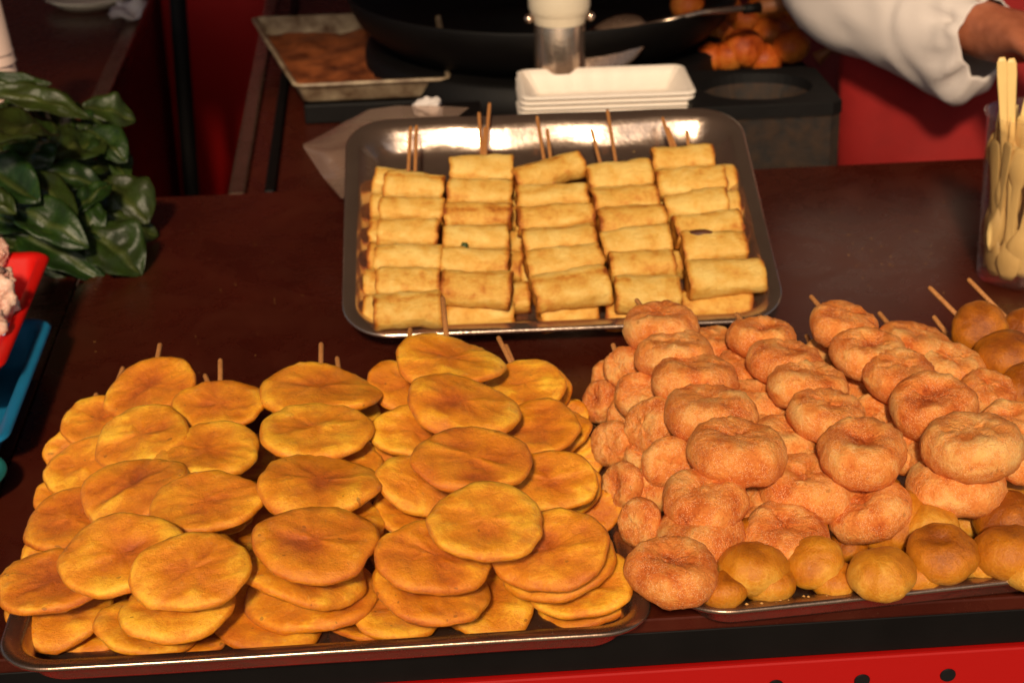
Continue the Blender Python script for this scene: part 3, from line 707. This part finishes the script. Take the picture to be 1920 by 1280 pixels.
# ------------------------------------------------------------------ plastic trays with raw meat
PP = [(.006, -.004), (.002, -.004), (0, -.001), (.003, .001), (.010, 0), (.013, -.004), (.022, -.034), (.028, -.037), (.06, -.037)]
def ptray(name, mat, x1, y0, y1, w, z, label):
    me = tray_mesh(name, w, y1-y0, .022, PP, mat); o = link(name, me); o.location = (x1-w/2, (y0+y1)/2, CZ+z); solid(o, .002, -1)
    return tag(o, label, 'tray')
bz = .040; rz = .068
bt = ptray('plastic_tray', M['blue_plastic'], P(95, 615, bz).x, P(2, 832, bz).y, P(60, 597, bz).y, .34, bz, 'blue plastic tray under the red tray of meat')
rt = ptray('plastic_tray', M['red_plastic'], P(86, 500, rz).x, P(0, 694, rz).y, P(50, 472, rz).y, .34, rz, 'red plastic tray holding pale raw meat')
rx = P(86, 500, rz).x; ry0, ry1 = P(0, 694, rz).y, P(50, 472, rz).y
for k, (px, py, w, h, rot) in enumerate([(-8, 478, 56, 54, 10), (4, 520, 42, 40, 0), (-8, 560, 70, 90, 20), (14, 570, 34, 60, 0), (-20, 610, 60, 60, 0), (-40, 520, 90, 80, 0)]):
    SEED[0] += 1; c, mw, rr = orient(px, py, w, h, rot, rz+.004+.006*(k % 3), .7)
    me = disc_food('meat_piece', M['meat'], rr, .7, SEED[0], 'ball')
    for v in me.vertices: v.co *= 1 + .40*noise.noise(v.co/rr*1.6+Vector((k*7, 0, 0))) + .18*noise.noise(v.co/rr*4+Vector((k*7, 3, 0)))
    o = link('meat_piece', me); o.matrix_world = mw
    tag(o, 'pale pink piece of raw meat heaped in the red tray', 'meat', 'meat pieces in the red tray')
tb = P(-22, 892, .02); o = link('basin', lathe('basin', [(.0001, -.02), (.03, -.02), (.036, 0), (.040, .001), (.041, -.001), (.037, -.002), (.0315, -.0225), (.0001, -.0225)], M['teal_plastic'], 40))
o.location = tb + Vector((-.026, 0, .0025)); tag(o, 'small teal basin on the counter below the blue tray', 'basin')

# paper cups behind the greens
c0 = P(-12, 168, .0); base = PY(24, 300, 2.14); base.z = CZ-.004
cupm = lathe('paper_cup', [(.0001, 0), (.024, 0), (.0335, .088), (.0345, .089), (.0350, .0905), (.0340, .0915), (.0325, .090), (.0232, .002), (.0001, .002)], M['paper'], 36)
for k in range(12):
    o = link('paper_cup', cupm); o.location = base + Vector((-.006-.0009*k, 0, .0915 + .0125*k)); o.rotation_euler = (R(180+random.uniform(-1.5, 1.5)), 0, R(30*k))
    o['group'] = 'stacked paper cups'; tag(o, 'white paper cup nested upside down in the stack behind the greens', 'cup')
ds = link('dish', lathe('dish', [(.0001, .004), (.045, .004), (.07, .018), (.072, .019), (.071, .016), (.047, .0), (.0001, .0)], M['white_plastic'], 48))
ds.location = PY(170, 4, 2.93); ds.location.z = CZ-.004; tag(ds, 'white dish standing on the brown side counter', 'dish')
cp = PY(255, 32, 2.80); cp.z = CZ+.004
V, F = [], []
for i in range(9):
    for j in range(9):
        x, y = (i/8-.5)*.05, (j/8-.5)*.10; V.append((x, y, .018 + .022*noise.noise(Vector((x*40, y*40, 4))) + .010*noise.noise(Vector((x*90, y*90, 4)))))
for i in range(8):
    for j in range(8): a = i*9+j; F.append((a, a+9, a+10, a+1))
o = link('rag', mesh('rag', V, F, M['white_cloth'])); o.location = cp + Vector((-.01, 0, -.002)); solid(o, .0016); subd(o); tag(o, 'crumpled white rag at the edge of the side counter', 'rag')

# ------------------------------------------------------------------ cooking things behind
pz = .045
qa, qd = P(551, 160, pz), P(470, 34, pz); pl_ = qd.y-qa.y; sh_ = (qa.x-qd.x)/pl_; pw = .20
pr_ = [(.003, -.004), (0, -.003), (0, 0), (.003, .001), (.006, -.001), (.014, -.024), (.020, -.028)]
pan = empty('baking_pan', (qa.x+pw/2, (qa.y+qd.y)/2, CZ+pz-.028), 'battered white enamel baking pan crusted with rust brown residue', 'pan')
def flare(p, ins=0): return Vector((p.x-sh_*(p.y+pl_/2)*(pw/2-p.x)/pw, p.y, p.z))      # the pan is wider at its far side
pbody = link('pan_body', tray_mesh('pan_body', pw, pl_, .012, pr_, M['enamel'], flare, wav=.002), pan); pbody.location = (0, 0, .028); solid(pbody, .0015, -1)
V, F = [], []
for i in range(25):
    for j in range(25):
        x, y = (i/24-.5)*(pw-.024), (j/24-.5)*(pl_-.030); V.append(flare(Vector((x, y, .006 + .006*noise.noise(Vector((x*30, y*30, 0))) + .003*noise.noise(Vector((x*90, y*90, 0)))))))
for i in range(24):
    for j in range(24): a = i*25+j; F.append((a, a+25, a+26, a+1))
link('burnt_crust', mesh('burnt_crust', V, F, M['rust']), pan)
ps = box('pan_stand', qa.x+.01, qa.x+pw, qa.y+.012, qd.y-.03, CZ-.012, CZ+pz-.0305, M['iron']); tag(ps, 'dark iron slab under the enamel baking pan', 'stand')

wc = P(1018, 14, .085); WR = .264
wok = empty('wok', (wc.x, wc.y, CZ-.012), 'large sooty black wok behind the foam plates', 'wok')
wprof = [(WR, .085), (WR+.003, .087), (WR+.004, .084)] + [(WR*math.sin(a)*1.0+.003, .085-.115*(math.cos(a)-.0)) for a in [R(90-i*9) for i in range(1, 10)]] + [(.0001, -.03)]
wprof = [(0.0001, -.024)] + [(WR*math.sin(R(i*9)), .085-.109*math.cos(R(i*9))) for i in range(1, 10)] + wprof
wb = link('bowl', lathe('bowl', wprof, M['iron'], 64), wok); wb.location = (0, 0, .045)
so = link('wok_stove', lathe('wok_stove', [(.0001, 0), (.245, 0), (.25, .004), (.245, .052), (.236, .056), (.12, .056), (.11, .03), (.0001, .03)], M['iron'], 56)); so.location = (wc.x, wc.y, CZ-.0118)
tag(so, 'round black iron stove carrying the large wok', 'stove')
# steel canister with a white cup in it
k0 = PY(1050, 132, 2.18); rad = 48*depth(k0)/FPX; top = PY(1050, 26, 2.18).z
can = empty('steel_canister', (k0.x, 2.18, CZ-.012), 'steel canister with two round knobs holding a white cup', 'canister')
hz = top - can.location.z
link('canister_body', lathe('canister_body', [(.0001, 0), (rad*.97, 0), (rad, .004), (rad, hz), (rad*.985, hz+.001), (rad*.96, hz-.001), (rad*.95, .006), (.0001, .006)], M['steel_clean'], 48), can)
km = lathe('knob', [(.0001, -.0065), (.004, -.005), (.0062, -.001), (.0062, .0015), (.004, .005), (.0001, .0065)], M['steel_clean'], 20)
for sx in (-1, 1): link('knob', km, can, T((sx*(rad+.006), -.004, hz-.004)))
link('inner_cup', lathe('inner_cup', [(.0001, hz-.06), (rad*.90, hz-.06), (rad*.94, hz-.004), (rad*1.14, hz+.003), (rad*1.20, hz+.010), (rad*1.22, hz+.05), (rad*1.15, hz+.051), (rad*1.1, hz+.01), (rad*.8, hz-.05), (.0001, hz-.05)], M['white_plastic'], 48), can)
# spatula
s0, s1, s2, s3 = PY(1148, 84, 2.20), PY(1200, 46, 2.215), PY(1425, 14, 2.26), PY(1540, -4, 2.29)
sp = empty('wok_spatula', s0, 'steel wok spatula with a wooden handle lying across the wok', 'spatula')
bw = RT*.031; bl = (s1-s0).normalized()
pts = []
for (u, w) in [(-.045, 1.0), (-.02, 1.02), (.015, .96), (.035, .70), (.046, .25)]:
    for sv in (-1, -.6, 0, .6, 1): pts.append(bl*u*1.15 + (RT*.6-UP*.75).normalized()*sv*.034*w - FWD*(.006*abs(sv)**2)*-1)
F = [(i*5+j, i*5+j+1, (i+1)*5+j+1, (i+1)*5+j) for i in range(4) for j in range(4)]
bo = link('blade', mesh('blade', pts, F, M['steel']), sp); solid(bo, .0015); subd(bo)
link('shaft', tube('shaft', [s1-s0-bl*.01, (s1+s2)/2-s0+Vector((0, 0, .004)), s2-s0], [.0035, .0038, .0048], M['steel_clean'], 10), sp)
link('ferrule', tube('ferrule', [s2-s0-(s2-s1)*.14, s2-s0], [.0062, .0066], M['iron'], 12), sp)
link('handle', tube('handle', [s2-s0, (s2*.5+s3*.5)-s0, s3-s0, s3-s0+(s3-s2)*.6], [.009, .011, .0115, .009], M['wood'], 14), sp)
# buns
GN = 'orange fried buns heaped behind the wok'
for k, (px, py, w) in enumerate([(1348, 62, 60), (1395, 90, 82), (1368, 105, 70), (1445, 68, 80), (1484, 88, 74), (1432, 112, 70), (1330, 108, 60), (1400, 40, 74), (1470, 40, 70), (1350, 20, 80), (1440, 10, 80), (1290, 14, 70), (1480, 5, 70)]):
    yb = 2.34 if py > 80 else 2.42 if py > 50 else 2.50; c = PY(px, py, yb); rr = w/2*depth(c)/FPX; SEED[0] += 1
    o = link('fried_bun', disc_food('fried_bun', M['bun'], rr, .85, SEED[0], 'ball')); o.location = c; o.rotation_euler = (random.uniform(-.4, .4), random.uniform(-.4, .4), 0)
    tag(o, 'round orange fried bun in the heap behind the wok', 'bun', GN)
bb = PY(1400, 122, 2.34); bs = box('bun_tray', bb.x-.06, bb.x+.085, 2.30, 2.56, CZ-.012, bb.z-.006, M['iron'], None, .006); tag(bs, 'dark iron tray under the fried buns', 'tray')
# stove block with a round opening
q0, q1 = P(1303, 318, 0), P(1580, 306, 0); sw = q1.x-q0.x; sy = 2.0
st = empty('burner_block', ((q0.x+q1.x)/2, sy+.075, CZ-.012), 'grimy square iron burner block with a round top opening', 'burner')
zt = PY(1440, 196, sy).z - (CZ-.012)
bm = bmesh.new(); hw, hd, nR = sw/2, .075, 40
def sqp(a, s=1):
    c_, s_ = math.cos(a), math.sin(a); k_ = 1/max(abs(c_), abs(s_)); return (hw*c_*k_*s, hd*s_*k_*s)
rings = []
for (fn, z) in [(lambda a: sqp(a), 0), (lambda a: sqp(a), zt-.018), (lambda a: sqp(a, 1.02), zt-.016), (lambda a: sqp(a, 1.02), zt-.002), (lambda a: sqp(a, .99), zt), (lambda a: (.068*math.cos(a), .055*math.sin(a)), zt), (lambda a: (.066*math.cos(a), .053*math.sin(a)), zt-.012), (lambda a: (.056*math.cos(a), .045*math.sin(a)), zt-.03), (lambda a: (.03*math.cos(a), .02*math.sin(a)), zt-.034)]:
    rings.append([bm.verts.new((*fn(2*math.pi*(j+.5)/nR), z)) for j in range(nR)])
for A, B in zip(rings, rings[1:]):
    for j in range(nR): bm.faces.new((A[j], A[(j+1) % nR], B[(j+1) % nR], B[j]))
bm.faces.new(rings[-1])
me = bpy.data.meshes.new('block'); me.materials.append(M['stove']); me.materials.append(M['stove_top'])
for f in bm.faces:
    if f.calc_center_median().z > zt-.017: f.material_index = 1
bm.to_mesh(me); bm.free(); link('block', me, st)
hb = PY(1530, 112, 2.28); o = link('ladle', tube('ladle', [hb, PY(1560, 92, 2.28), PY(1640, 112, 2.26)], [.010, .005, .005], M['wood'], 10)); tag(o, 'short wooden ladle handle between burner and red apron', 'ladle')
# foam plates
fp0 = P(977, 196, .072); fpx = (P(1306, 184, .072) - fp0); ang = math.atan2(fpx.y, fpx.x); FW, FD = fpx.length, .122
def plate_mesh():
    pf = [(.0015, -.003), (0, -.002), (0, 0), (.003, .0015), (.006, .001)]
    V, F = [], []; n = None
    full = pf + [(.012, -.006), (.022, -.022), (.028, -.024)]
    for ins, z in full:
        ring = rring(FW-2*ins, FD-2*ins, max(.012-ins*.3, .004), 6, 26); n = len(ring)
        for i, (x, y) in enumerate(ring):
            k = 0
            if .008 < ins < .025: k = .0013*(1 if (i//2) % 2 else -1)      # fluted walls
            r0 = math.hypot(x, y); V.append((x*(1-k/r0), y*(1-k/r0), z))
    for i in range(len(full)-1):
        for j in range(n): F.append((i*n+j, i*n+(j+1) % n, (i+1)*n+(j+1) % n, (i+1)*n+j))
    k = (len(full)-1)*n; F.append(tuple(range(k, k+n)))
    return mesh('foam_plate', V, F, M['foam'])
fm = plate_mesh(); ctr = fp0 + Vector((math.cos(ang), math.sin(ang), 0))*FW/2 + Vector((-math.sin(ang), math.cos(ang), 0))*FD/2
for k in range(7):
    o = link('foam_plate', fm); o.location = (ctr.x+random.uniform(-.0012, .0012), ctr.y+random.uniform(-.0012, .0012), CZ+.0165+.0245+.0062*k); o.rotation_euler = (0, 0, ang+random.uniform(-.008, .008)); solid(o, .0021, -1)
    tag(o, ['seventh', 'sixth', 'fifth', 'fourth', 'third', 'second'][k] + ' white foam plate down the stack behind the spring rolls' if k < 6 else 'topmost white foam plate, its fluted inside showing', 'plate', 'stacked foam plates')

pb2 = box('plate_box', ctr.x-.08, ctr.x+.08, 1.90, 1.975, CZ, CZ+.0155, M['iron']); tag(pb2, 'dark flat box under the foam plates', 'box')
# plastic bag and tissue behind the tray
bg_pts = {}
def bagp(px, py, y): return PY(px, py, y)
B_ = [[(640, 372, 1.80), (604, 330, 1.86), (566, 272, 1.90), (600, 255, 1.93), (650, 228, 1.96)],
      [(668, 372, 1.80), (640, 330, 1.84), (610, 285, 1.87), (632, 255, 1.91), (690, 206, 1.95)],
      [(700, 360, 1.83), (690, 320, 1.86), (680, 280, 1.885), (700, 245, 1.91), (740, 199, 1.95)],
      [(760, 345, 1.86), (760, 310, 1.88), (760, 270, 1.90), (770, 235, 1.92), (800, 198, 1.95)],
      [(830, 330, 1.89), (830, 300, 1.90), (835, 260, 1.91), (850, 225, 1.93), (880, 202, 1.955)]]
def bagmesh(off, seed):
    V, F = [], []; n = 28
    def s(i, j):
        u, v = i/(n-1)*4, j/(n-1)*4; a, b = min(3, int(u)), min(3, int(v)); fu, fv = u-a, v-b
        g_ = lambda p, q: bagp(*B_[p][q])
        return (g_(a, b)*(1-fu)+g_(a+1, b)*fu)*(1-fv) + (g_(a, b+1)*(1-fu)+g_(a+1, b+1)*fu)*fv
    for i in range(n):
        for j in range(n):
            p = s(i, j); e = min(i, j, n-1-i, n-1-j)/8; e = min(1, e)
            q = noise.noise(p*28+Vector((seed, 0, 0)))*.010 + abs(noise.noise(p*60+Vector((seed, 2, 0))))*.006
            p = p + (Vector((0, 1, .3))*off + Vector((0, -1, .4))*q)*e; V.append(p)
    for i in range(n-1):
        for j in range(n-1): a = i*n+j; F.append((a, a+n, a+n+1, a+1))
    return V, F
V1, F1 = bagmesh(-.006, 1); V2, F2 = bagmesh(.014, 9); k = len(V1)
bo = link('plastic_bag', mesh('plastic_bag', V1+V2, F1+[tuple(i+k for i in f) for f in F2], M['bag'])); tag(bo, 'crumpled clear plastic bag tucked behind the spring roll tray', 'bag')
tc = PY(806, 202, 1.985); bm = bmesh.new(); bmesh.ops.create_icosphere(bm, subdivisions=4, radius=1)
for v in bm.verts:
    q = 1 + .5*noise.noise(v.co*1.5) + .22*noise.noise(v.co*4); v.co = Vector((v.co.x*.017, v.co.y*.013, v.co.z*.012))*q
me = bpy.data.meshes.new('tissue'); bm.to_mesh(me); bm.free(); me.materials.append(M['white_cloth'])
for p_ in me.polygons: p_.use_smooth = True
o = link('tissue', me); o.location = tc; tag(o, 'crumpled white tissue poking up behind the spring roll tray', 'tissue')
tb_ = box('folded_carton', tc.x-.03, tc.x+.06, 1.972, 2.03, CZ-.012, tc.z-.008, M['iron'], None, .002); tag(tb_, 'dark carton standing behind the spring roll tray', 'carton')

# ------------------------------------------------------------------ cup of spoons
cb = P(1912, 517, 0); CR, CHT = .0455, .166
cup = empty('clear_cup', cb, 'tall clear plastic cup full of cream spoons', 'cup')
link('cup_wall', lathe('cup_wall', [(.0001, .0005), (CR*.90, .0005), (CR*.93, .006), (CR, CHT), (CR+.0025, CHT+.001), (CR+.003, CHT+.003), (CR+.001, CHT+.0045), (CR-.0012, CHT+.002), (CR*.91, .007), (.0001, .004)], M['clear'], 64), cup)
def spoon_mesh():
    V, F = [], []; prof = [(0, .004, .0), (.008, .0085, -.0015), (.018, .0115, -.0035), (.028, .0115, -.004), (.038, .008, -.002), (.048, .0042, 0), (.075, .0038, .0006), (.115, .0048, .0006), (.145, .0062, .0006), (.156, .0058, .0006), (.161, .003, .0006)]
    for (x, w, d) in prof:
        for j in range(7):
            v = -1+j/3; V.append((w*v, d*(1-v*v) + (.0009*v*v if x > .045 else 0), x))
    for i in range(len(prof)-1):
        for j in range(6): a = i*7+j; F.append((a, a+1, a+8, a+7))
    return mesh('spoon', V, F, M['spoon'])
sm = spoon_mesh(); rs = random.Random(11)
for k in range(46):
    ring = k < 28; nn, kk = (28, k) if ring else (18, k-28)
    a = 2*math.pi*kk/nn + rs.uniform(-.08, .08); r0 = CR*(.80 if ring else .50)*rs.uniform(.95, 1.0)
    lean = rs.uniform(-.13, .13); o = link('spoon', sm); up_ = (k % 4 == 1)
    zz = rs.choice([.008, .012, .022, .034])
    mw = T(cb + Vector((r0*math.cos(a), r0*math.sin(a), zz))) @ Matrix.Rotation(lean, 4, Vector((math.cos(a), math.sin(a), 0))) @ Matrix.Rotation(a+R(90), 4, 'Z') @ Matrix.Rotation(R(rs.uniform(-1, 1)), 4, 'X') @ Matrix.Diagonal((1.12, 1, .84, 1))
    if up_: mw = mw @ T((0, 0, .161)) @ Matrix.Rotation(R(180), 4, 'Y')
    o.matrix_world = mw
    solid(o, .0011); tag(o, 'cream spoon standing bowl up inside the clear cup' if up_ else 'cream spoon standing bowl down inside the clear cup', 'spoon', 'spoons in the clear cup')
for k, (px, py, bx, by) in enumerate([(1879, 108, 1884, 300), (1897, 110, 1897, 300), (1935, 170, 1905, 290)]):
    t_, b_ = PY(px, py, cb.y-.006), PY(bx, by, cb.y-.01); d = (t_-b_).normalized(); o = link('spoon', sm)
    xx = RT.copy(); xx = (xx - d*xx.dot(d)).normalized(); yy = d.cross(xx)
    o.matrix_world = frame(xx, yy, d, t_ - d*.161*1.0) @ Matrix.Diagonal((.82, 1, 1, 1)); solid(o, .0011)
    tag(o, 'long cream spoon handle sticking up above the cup rim', 'spoon', 'spoons standing above the cup rim')

# ------------------------------------------------------------------ crumbs
V, F = [], []; rc = random.Random(3)
def crumb(p, s):
    k = len(V)
    for (x, y, z) in [(1, 0, 0), (-1, .2, 0), (0, 1, 0), (.1, -1, 0), (0, 0, 1), (0, 0, -.4)]:
        V.append(p + Vector((x*s*rc.uniform(.6, 1.3), y*s*rc.uniform(.6, 1.3), z*s*rc.uniform(.4, .9))))
    for f in [(0, 2, 4), (2, 1, 4), (1, 3, 4), (3, 0, 4), (2, 0, 5), (1, 2, 5), (3, 1, 5), (0, 3, 5)]: F.append(tuple(k+i for i in f))
for _ in range(26): crumb(P(rc.gauss(1650, 55), rc.gauss(480, 22), .0004), rc.uniform(.0003, .0009))
for _ in range(20): crumb(P(rc.uniform(1480, 1800), rc.uniform(340, 560), .0004), rc.uniform(.0003, .0007))
for _ in range(40): crumb(P(rc.uniform(150, 640), rc.uniform(420, 700), .0004), rc.uniform(.0002, .0006))
for _ in range(60):
    px, py = rc.choice([(rc.uniform(690, 1340), rc.uniform(268, 292)), (rc.gauss(1370, 12), rc.uniform(300, 470)), (rc.gauss(685, 6), rc.uniform(330, 560))])
    crumb(PL(px, py, FLOOR+TZ*.001, TZ), rc.uniform(.0006, .0017))
for _ in range(0): crumb(P(rc.uniform(20, 1180), 1238-.0577*_*0-.062*rc.uniform(0, 10), .025), rc.uniform(.0005, .0012))
for _ in range(18):
    px = rc.uniform(1310, 1900); crumb(P(px, 1140-.108*(px-1330)+rc.uniform(-6, 3), .0262), rc.uniform(.0006, .0014))
o = link('crumbs', mesh('crumbs', V, F, M['crumb'], False)); tag(o, 'scattered pale crumbs on the counter and tray rims', 'crumbs', kind='stuff')

# ------------------------------------------------------------------ the vendor
px0 = PY(1720, 240, 2.36); bx = px0.x + .075; by = 2.27
per = empty('person', (bx, by, 0), 'person in white sleeves and red apron reaching past the spoon cup', 'person')
W_ = lambda v: Vector(v) - Vector((bx, by, 0))
sh = Vector((bx-.17, by-.01, 1.38)); el = PY(1575, -60, 2.20); wr = PY(1862, 66, 1.99); hd = PY(1925, 78, 1.94)
# body: one skinned mesh
pts = [(bx, by, .95), (bx, by, 1.15), (bx, by, 1.36), (bx, by-.01, 1.47), (bx, by-.03, 1.56), (bx, by-.03, 1.66), sh, el, wr, (bx+.17, by-.01, 1.38), (bx+.25, by-.02, 1.12), (bx+.22, by-.16, .96),
       (bx-.09, by, .90), (bx-.10, by, .50), (bx-.10, by+.02, .09), (bx-.10, by-.12, .04), (bx+.09, by, .90), (bx+.10, by, .50), (bx+.10, by+.02, .09), (bx+.10, by-.12, .04)]
ed = [(0, 1), (1, 2), (2, 3), (3, 4), (4, 5), (2, 6), (6, 7), (7, 8), (2, 9), (9, 10), (10, 11), (0, 12), (12, 13), (13, 14), (14, 15), (0, 16), (16, 17), (17, 18), (18, 19)]
rad = [(.15, .10), (.14, .10), (.15, .10), (.055, .055), (.075, .09), (.075, .09), (.055, .055), (.042, .042), (.036, .032), (.055, .055), (.042, .042), (.028, .028), (.085, .085), (.058, .058), (.042, .042), (.04, .035), (.085, .085), (.058, .058), (.042, .042), (.04, .035)]
# hand: palm and five fingers, curled
hx = (hd-wr).normalized(); hup = Vector((0, 0, 1)); hup = (hup-hx*hup.dot(hx)).normalized(); hs = hx.cross(hup)      # hs points away from the camera side
def hp(a, b, c): return wr + hx*a + hup*b + hs*c
def chain(start, L):
    i0 = start
    for p_, r_ in L:
        pts.append(p_); rad.append((r_, r_)); ed.append((i0, len(pts)-1)); i0 = len(pts)-1
    return i0
pts.append(hp(.050, .004, 0)); rad.append((.044, .028)); ed.append((8, len(pts)-1)); pm = len(pts)-1
for k, (sp_, ln) in enumerate([(-.030, .9), (-.010, 1.0), (.011, .95), (.030, .78)]):
    chain(pm, [(hp(.082, .006, sp_), .0115), (hp(.082+.036*ln, -.012, sp_), .0095), (hp(.082+.044*ln, -.040*ln, sp_*.9), .0085), (hp(.082+.026*ln, -.060*ln, sp_*.85), .0075)])
chain(pm, [(hp(.040, -.022, -.034), .014), (hp(.070, -.044, -.036), .0105), (hp(.098, -.052, -.022), .0085)])
me = bpy.data.meshes.new('body'); me.from_pydata([W_(p) for p in pts], ed, []); me.materials.append(M['skin'])
body = link('body', me, per)
sk = body.modifiers.new('skin', 'SKIN'); sk.use_smooth_shade = True
for i, d in enumerate(me.skin_vertices[0].data): d.radius = rad[i]; d.use_root = (i == 0)
subd(body, 2)
# face and hair
hc = W_((bx, by-.03, 1.62))
for sx in (-1, 1):
    o = link('eye', lathe('eye', [(.0001, .009), (.006, .007), (.009, 0), (.006, -.007), (.0001, -.009)], M['dot'], 12), body); o.location = hc + Vector((sx*.03, -.088, .01))
    o = link('ear', lathe('ear', [(.0001, .006), (.018, .005), (.022, 0), (.016, -.005), (.0001, -.004)], M['skin'], 16), body); o.location = hc + Vector((sx*.078, 0, 0)); o.rotation_euler = (0, R(90), 0)
o = link('nose', tube('nose', [(0, -.085, .02), (0, -.10, -.005), (0, -.105, -.018), (0, -.088, -.026)], [.006, .010, .013, .009], M['skin'], 10), body); o.location = hc
o = link('mouth', tube('mouth', [(-.022, -.086, -.045), (0, -.093, -.045), (.022, -.086, -.045)], [.003, .005, .003], M['red_cloth'], 8), body); o.location = hc
V = [];
hair = link('hair', lathe('hair', [(.0001, .125), (.05, .118), (.085, .09), (.097, .05), (.098, .02), (.09, .015), (.08, .05), (.0001, .1)], M['hair'], 28, wob=lambda a, r, z: 1+.05*math.sin(7*a)), body); hair.location = hc + Vector((0, .012, 0))
# jacket: torso and sleeves
def loft(name, secs, mat, n=36, wob=.03, seed=0):
    V, F = [], []
    for i, (c, rx_, ry_) in enumerate(secs):
        for j in range(n):
            a = 2*math.pi*j/n; k = 1+wob*noise.noise(Vector((math.cos(a)*2, math.sin(a)*2, i*.7+seed))); V.append(Vector(c) + Vector((rx_*k*math.cos(a), ry_*k*math.sin(a), 0)))
    for i in range(len(secs)-1):
        for j in range(n): F.append((i*n+j, i*n+(j+1) % n, (i+1)*n+(j+1) % n, (i+1)*n+j))
    return mesh(name, V, F, mat)
jk = link('jacket', loft('jacket', [((0, 0, z), a, b) for z, a, b in [(.80, .21, .15), (.95, .20, .15), (1.12, .19, .145), (1.28, .20, .145), (1.38, .19, .12), (1.43, .12, .09), (1.46, .07, .07)]], M['white_cloth']), per); subd(jk); solid(jk, .003)
tro = link('trousers', loft('trousers', [((0, 0, z), a, b) for z, a, b in [(.06, .17, .10), (.5, .175, .11), (.85, .19, .135)]], M['dark_cloth']), per)
ap = []
nA, nB = 40, 40
for i in range(nA+1):
    z = .42 + (1.30-.42)*i/nA; half = 1.25 if z < 1.05 else 1.25 - (z-1.05)*2.6
    for j in range(nB+1):
        a = -math.pi/2 + half*(j/nB*2-1)
        fold_ = .010*math.sin(a*9+z*3)*(1.2-min(1, z)) + .012*noise.noise(Vector((a*2.5, z*5, 1.3))) + .006*noise.noise(Vector((a*6, z*12, 4)))
        ap.append(((.232+fold_)*math.cos(a), (.172+fold_)*math.sin(a), z))
F = [(i*(nB+1)+j, i*(nB+1)+j+1, (i+1)*(nB+1)+j+1, (i+1)*(nB+1)+j) for i in range(nA) for j in range(nB)]
o = link('apron', mesh('apron', ap, F, M['red_cloth']), per); solid(o, .002)
def sleeve(name, path, radii, seed, droop=0):
    pv = [Vector(p) for p in path]; V, F = [], []; n = 48
    fine, fr = [], []
    for i in range(len(pv)-1):
        for s in range(8):
            t = s/8; p0_, p1_, p2_, p3_ = pv[max(i-1, 0)], pv[i], pv[i+1], pv[min(i+2, len(pv)-1)]
            q = .5*((2*p1_)+(p2_-p0_)*t+(2*p0_-5*p1_+4*p2_-p3_)*t*t+(3*p1_-p0_-3*p2_+p3_)*t**3); fine.append(q); fr.append(radii[i]*(1-t)+radii[i+1]*t)
    fine.append(pv[-1]); fr.append(radii[-1]); u = None
    for i, p in enumerate(fine):
        d = (fine[min(i+1, len(fine)-1)]-fine[max(i-1, 0)]).normalized()
        if u is None: u = d.orthogonal().normalized()
        u = (u-d*u.dot(d)).normalized(); w = d.cross(u); f_ = i/(len(fine)-1)
        for j in range(n):
            a = 2*math.pi*j/n; q = u*math.cos(a)+w*math.sin(a)
            g_ = max(0, 1-abs(f_-.90)/.16)                                # gathers near the cuff
            r_ = fr[i]*(1 + (.10*noise.noise(Vector((math.cos(a)*1.2, math.sin(a)*1.2, f_*7+seed))) + .05*noise.noise(Vector((math.cos(a)*2.4+f_*3, math.sin(a)*2.4, f_*14+seed)))) + .30*g_*noise.noise(Vector((math.cos(a)*3.5, math.sin(a)*3.5, f_*2+seed))) + .07*g_*math.sin(a*9+f_*14))
            pos = p + q*r_
            if q.z < 0: pos.z += q.z*droop*math.exp(-((f_-.80)/.16)**2)
            V.append(W_(pos))
    m_ = len(fine)
    for i in range(m_-1):
        for j in range(n): F.append((i*n+j, i*n+(j+1) % n, (i+1)*n+(j+1) % n, (i+1)*n+j))
    o = link(name, mesh(name, V, F, M['white_cloth']), per); solid(o, .002); return o
kpx = 2.1/FPX
sleeve('sleeve', [sh+Vector((.05, 0, .02)), sh+(el-sh)*.5, el, PY(1665, 4, 2.13), PY(1745, 36, 2.08), PY(1812, 58, 2.03), PY(1850, 66, 2.0)],
       [.085, .085, .076, .070, .066, .054, .042], 2.3, .030)
sleeve('sleeve', [(bx+.12, by, 1.39), (bx+.21, by-.02, 1.25), (bx+.25, by-.02, 1.12), (bx+.24, by-.09, 1.03), (bx+.225, by-.14, .98)], [.085, .08, .072, .06, .045], 8.1, .01)
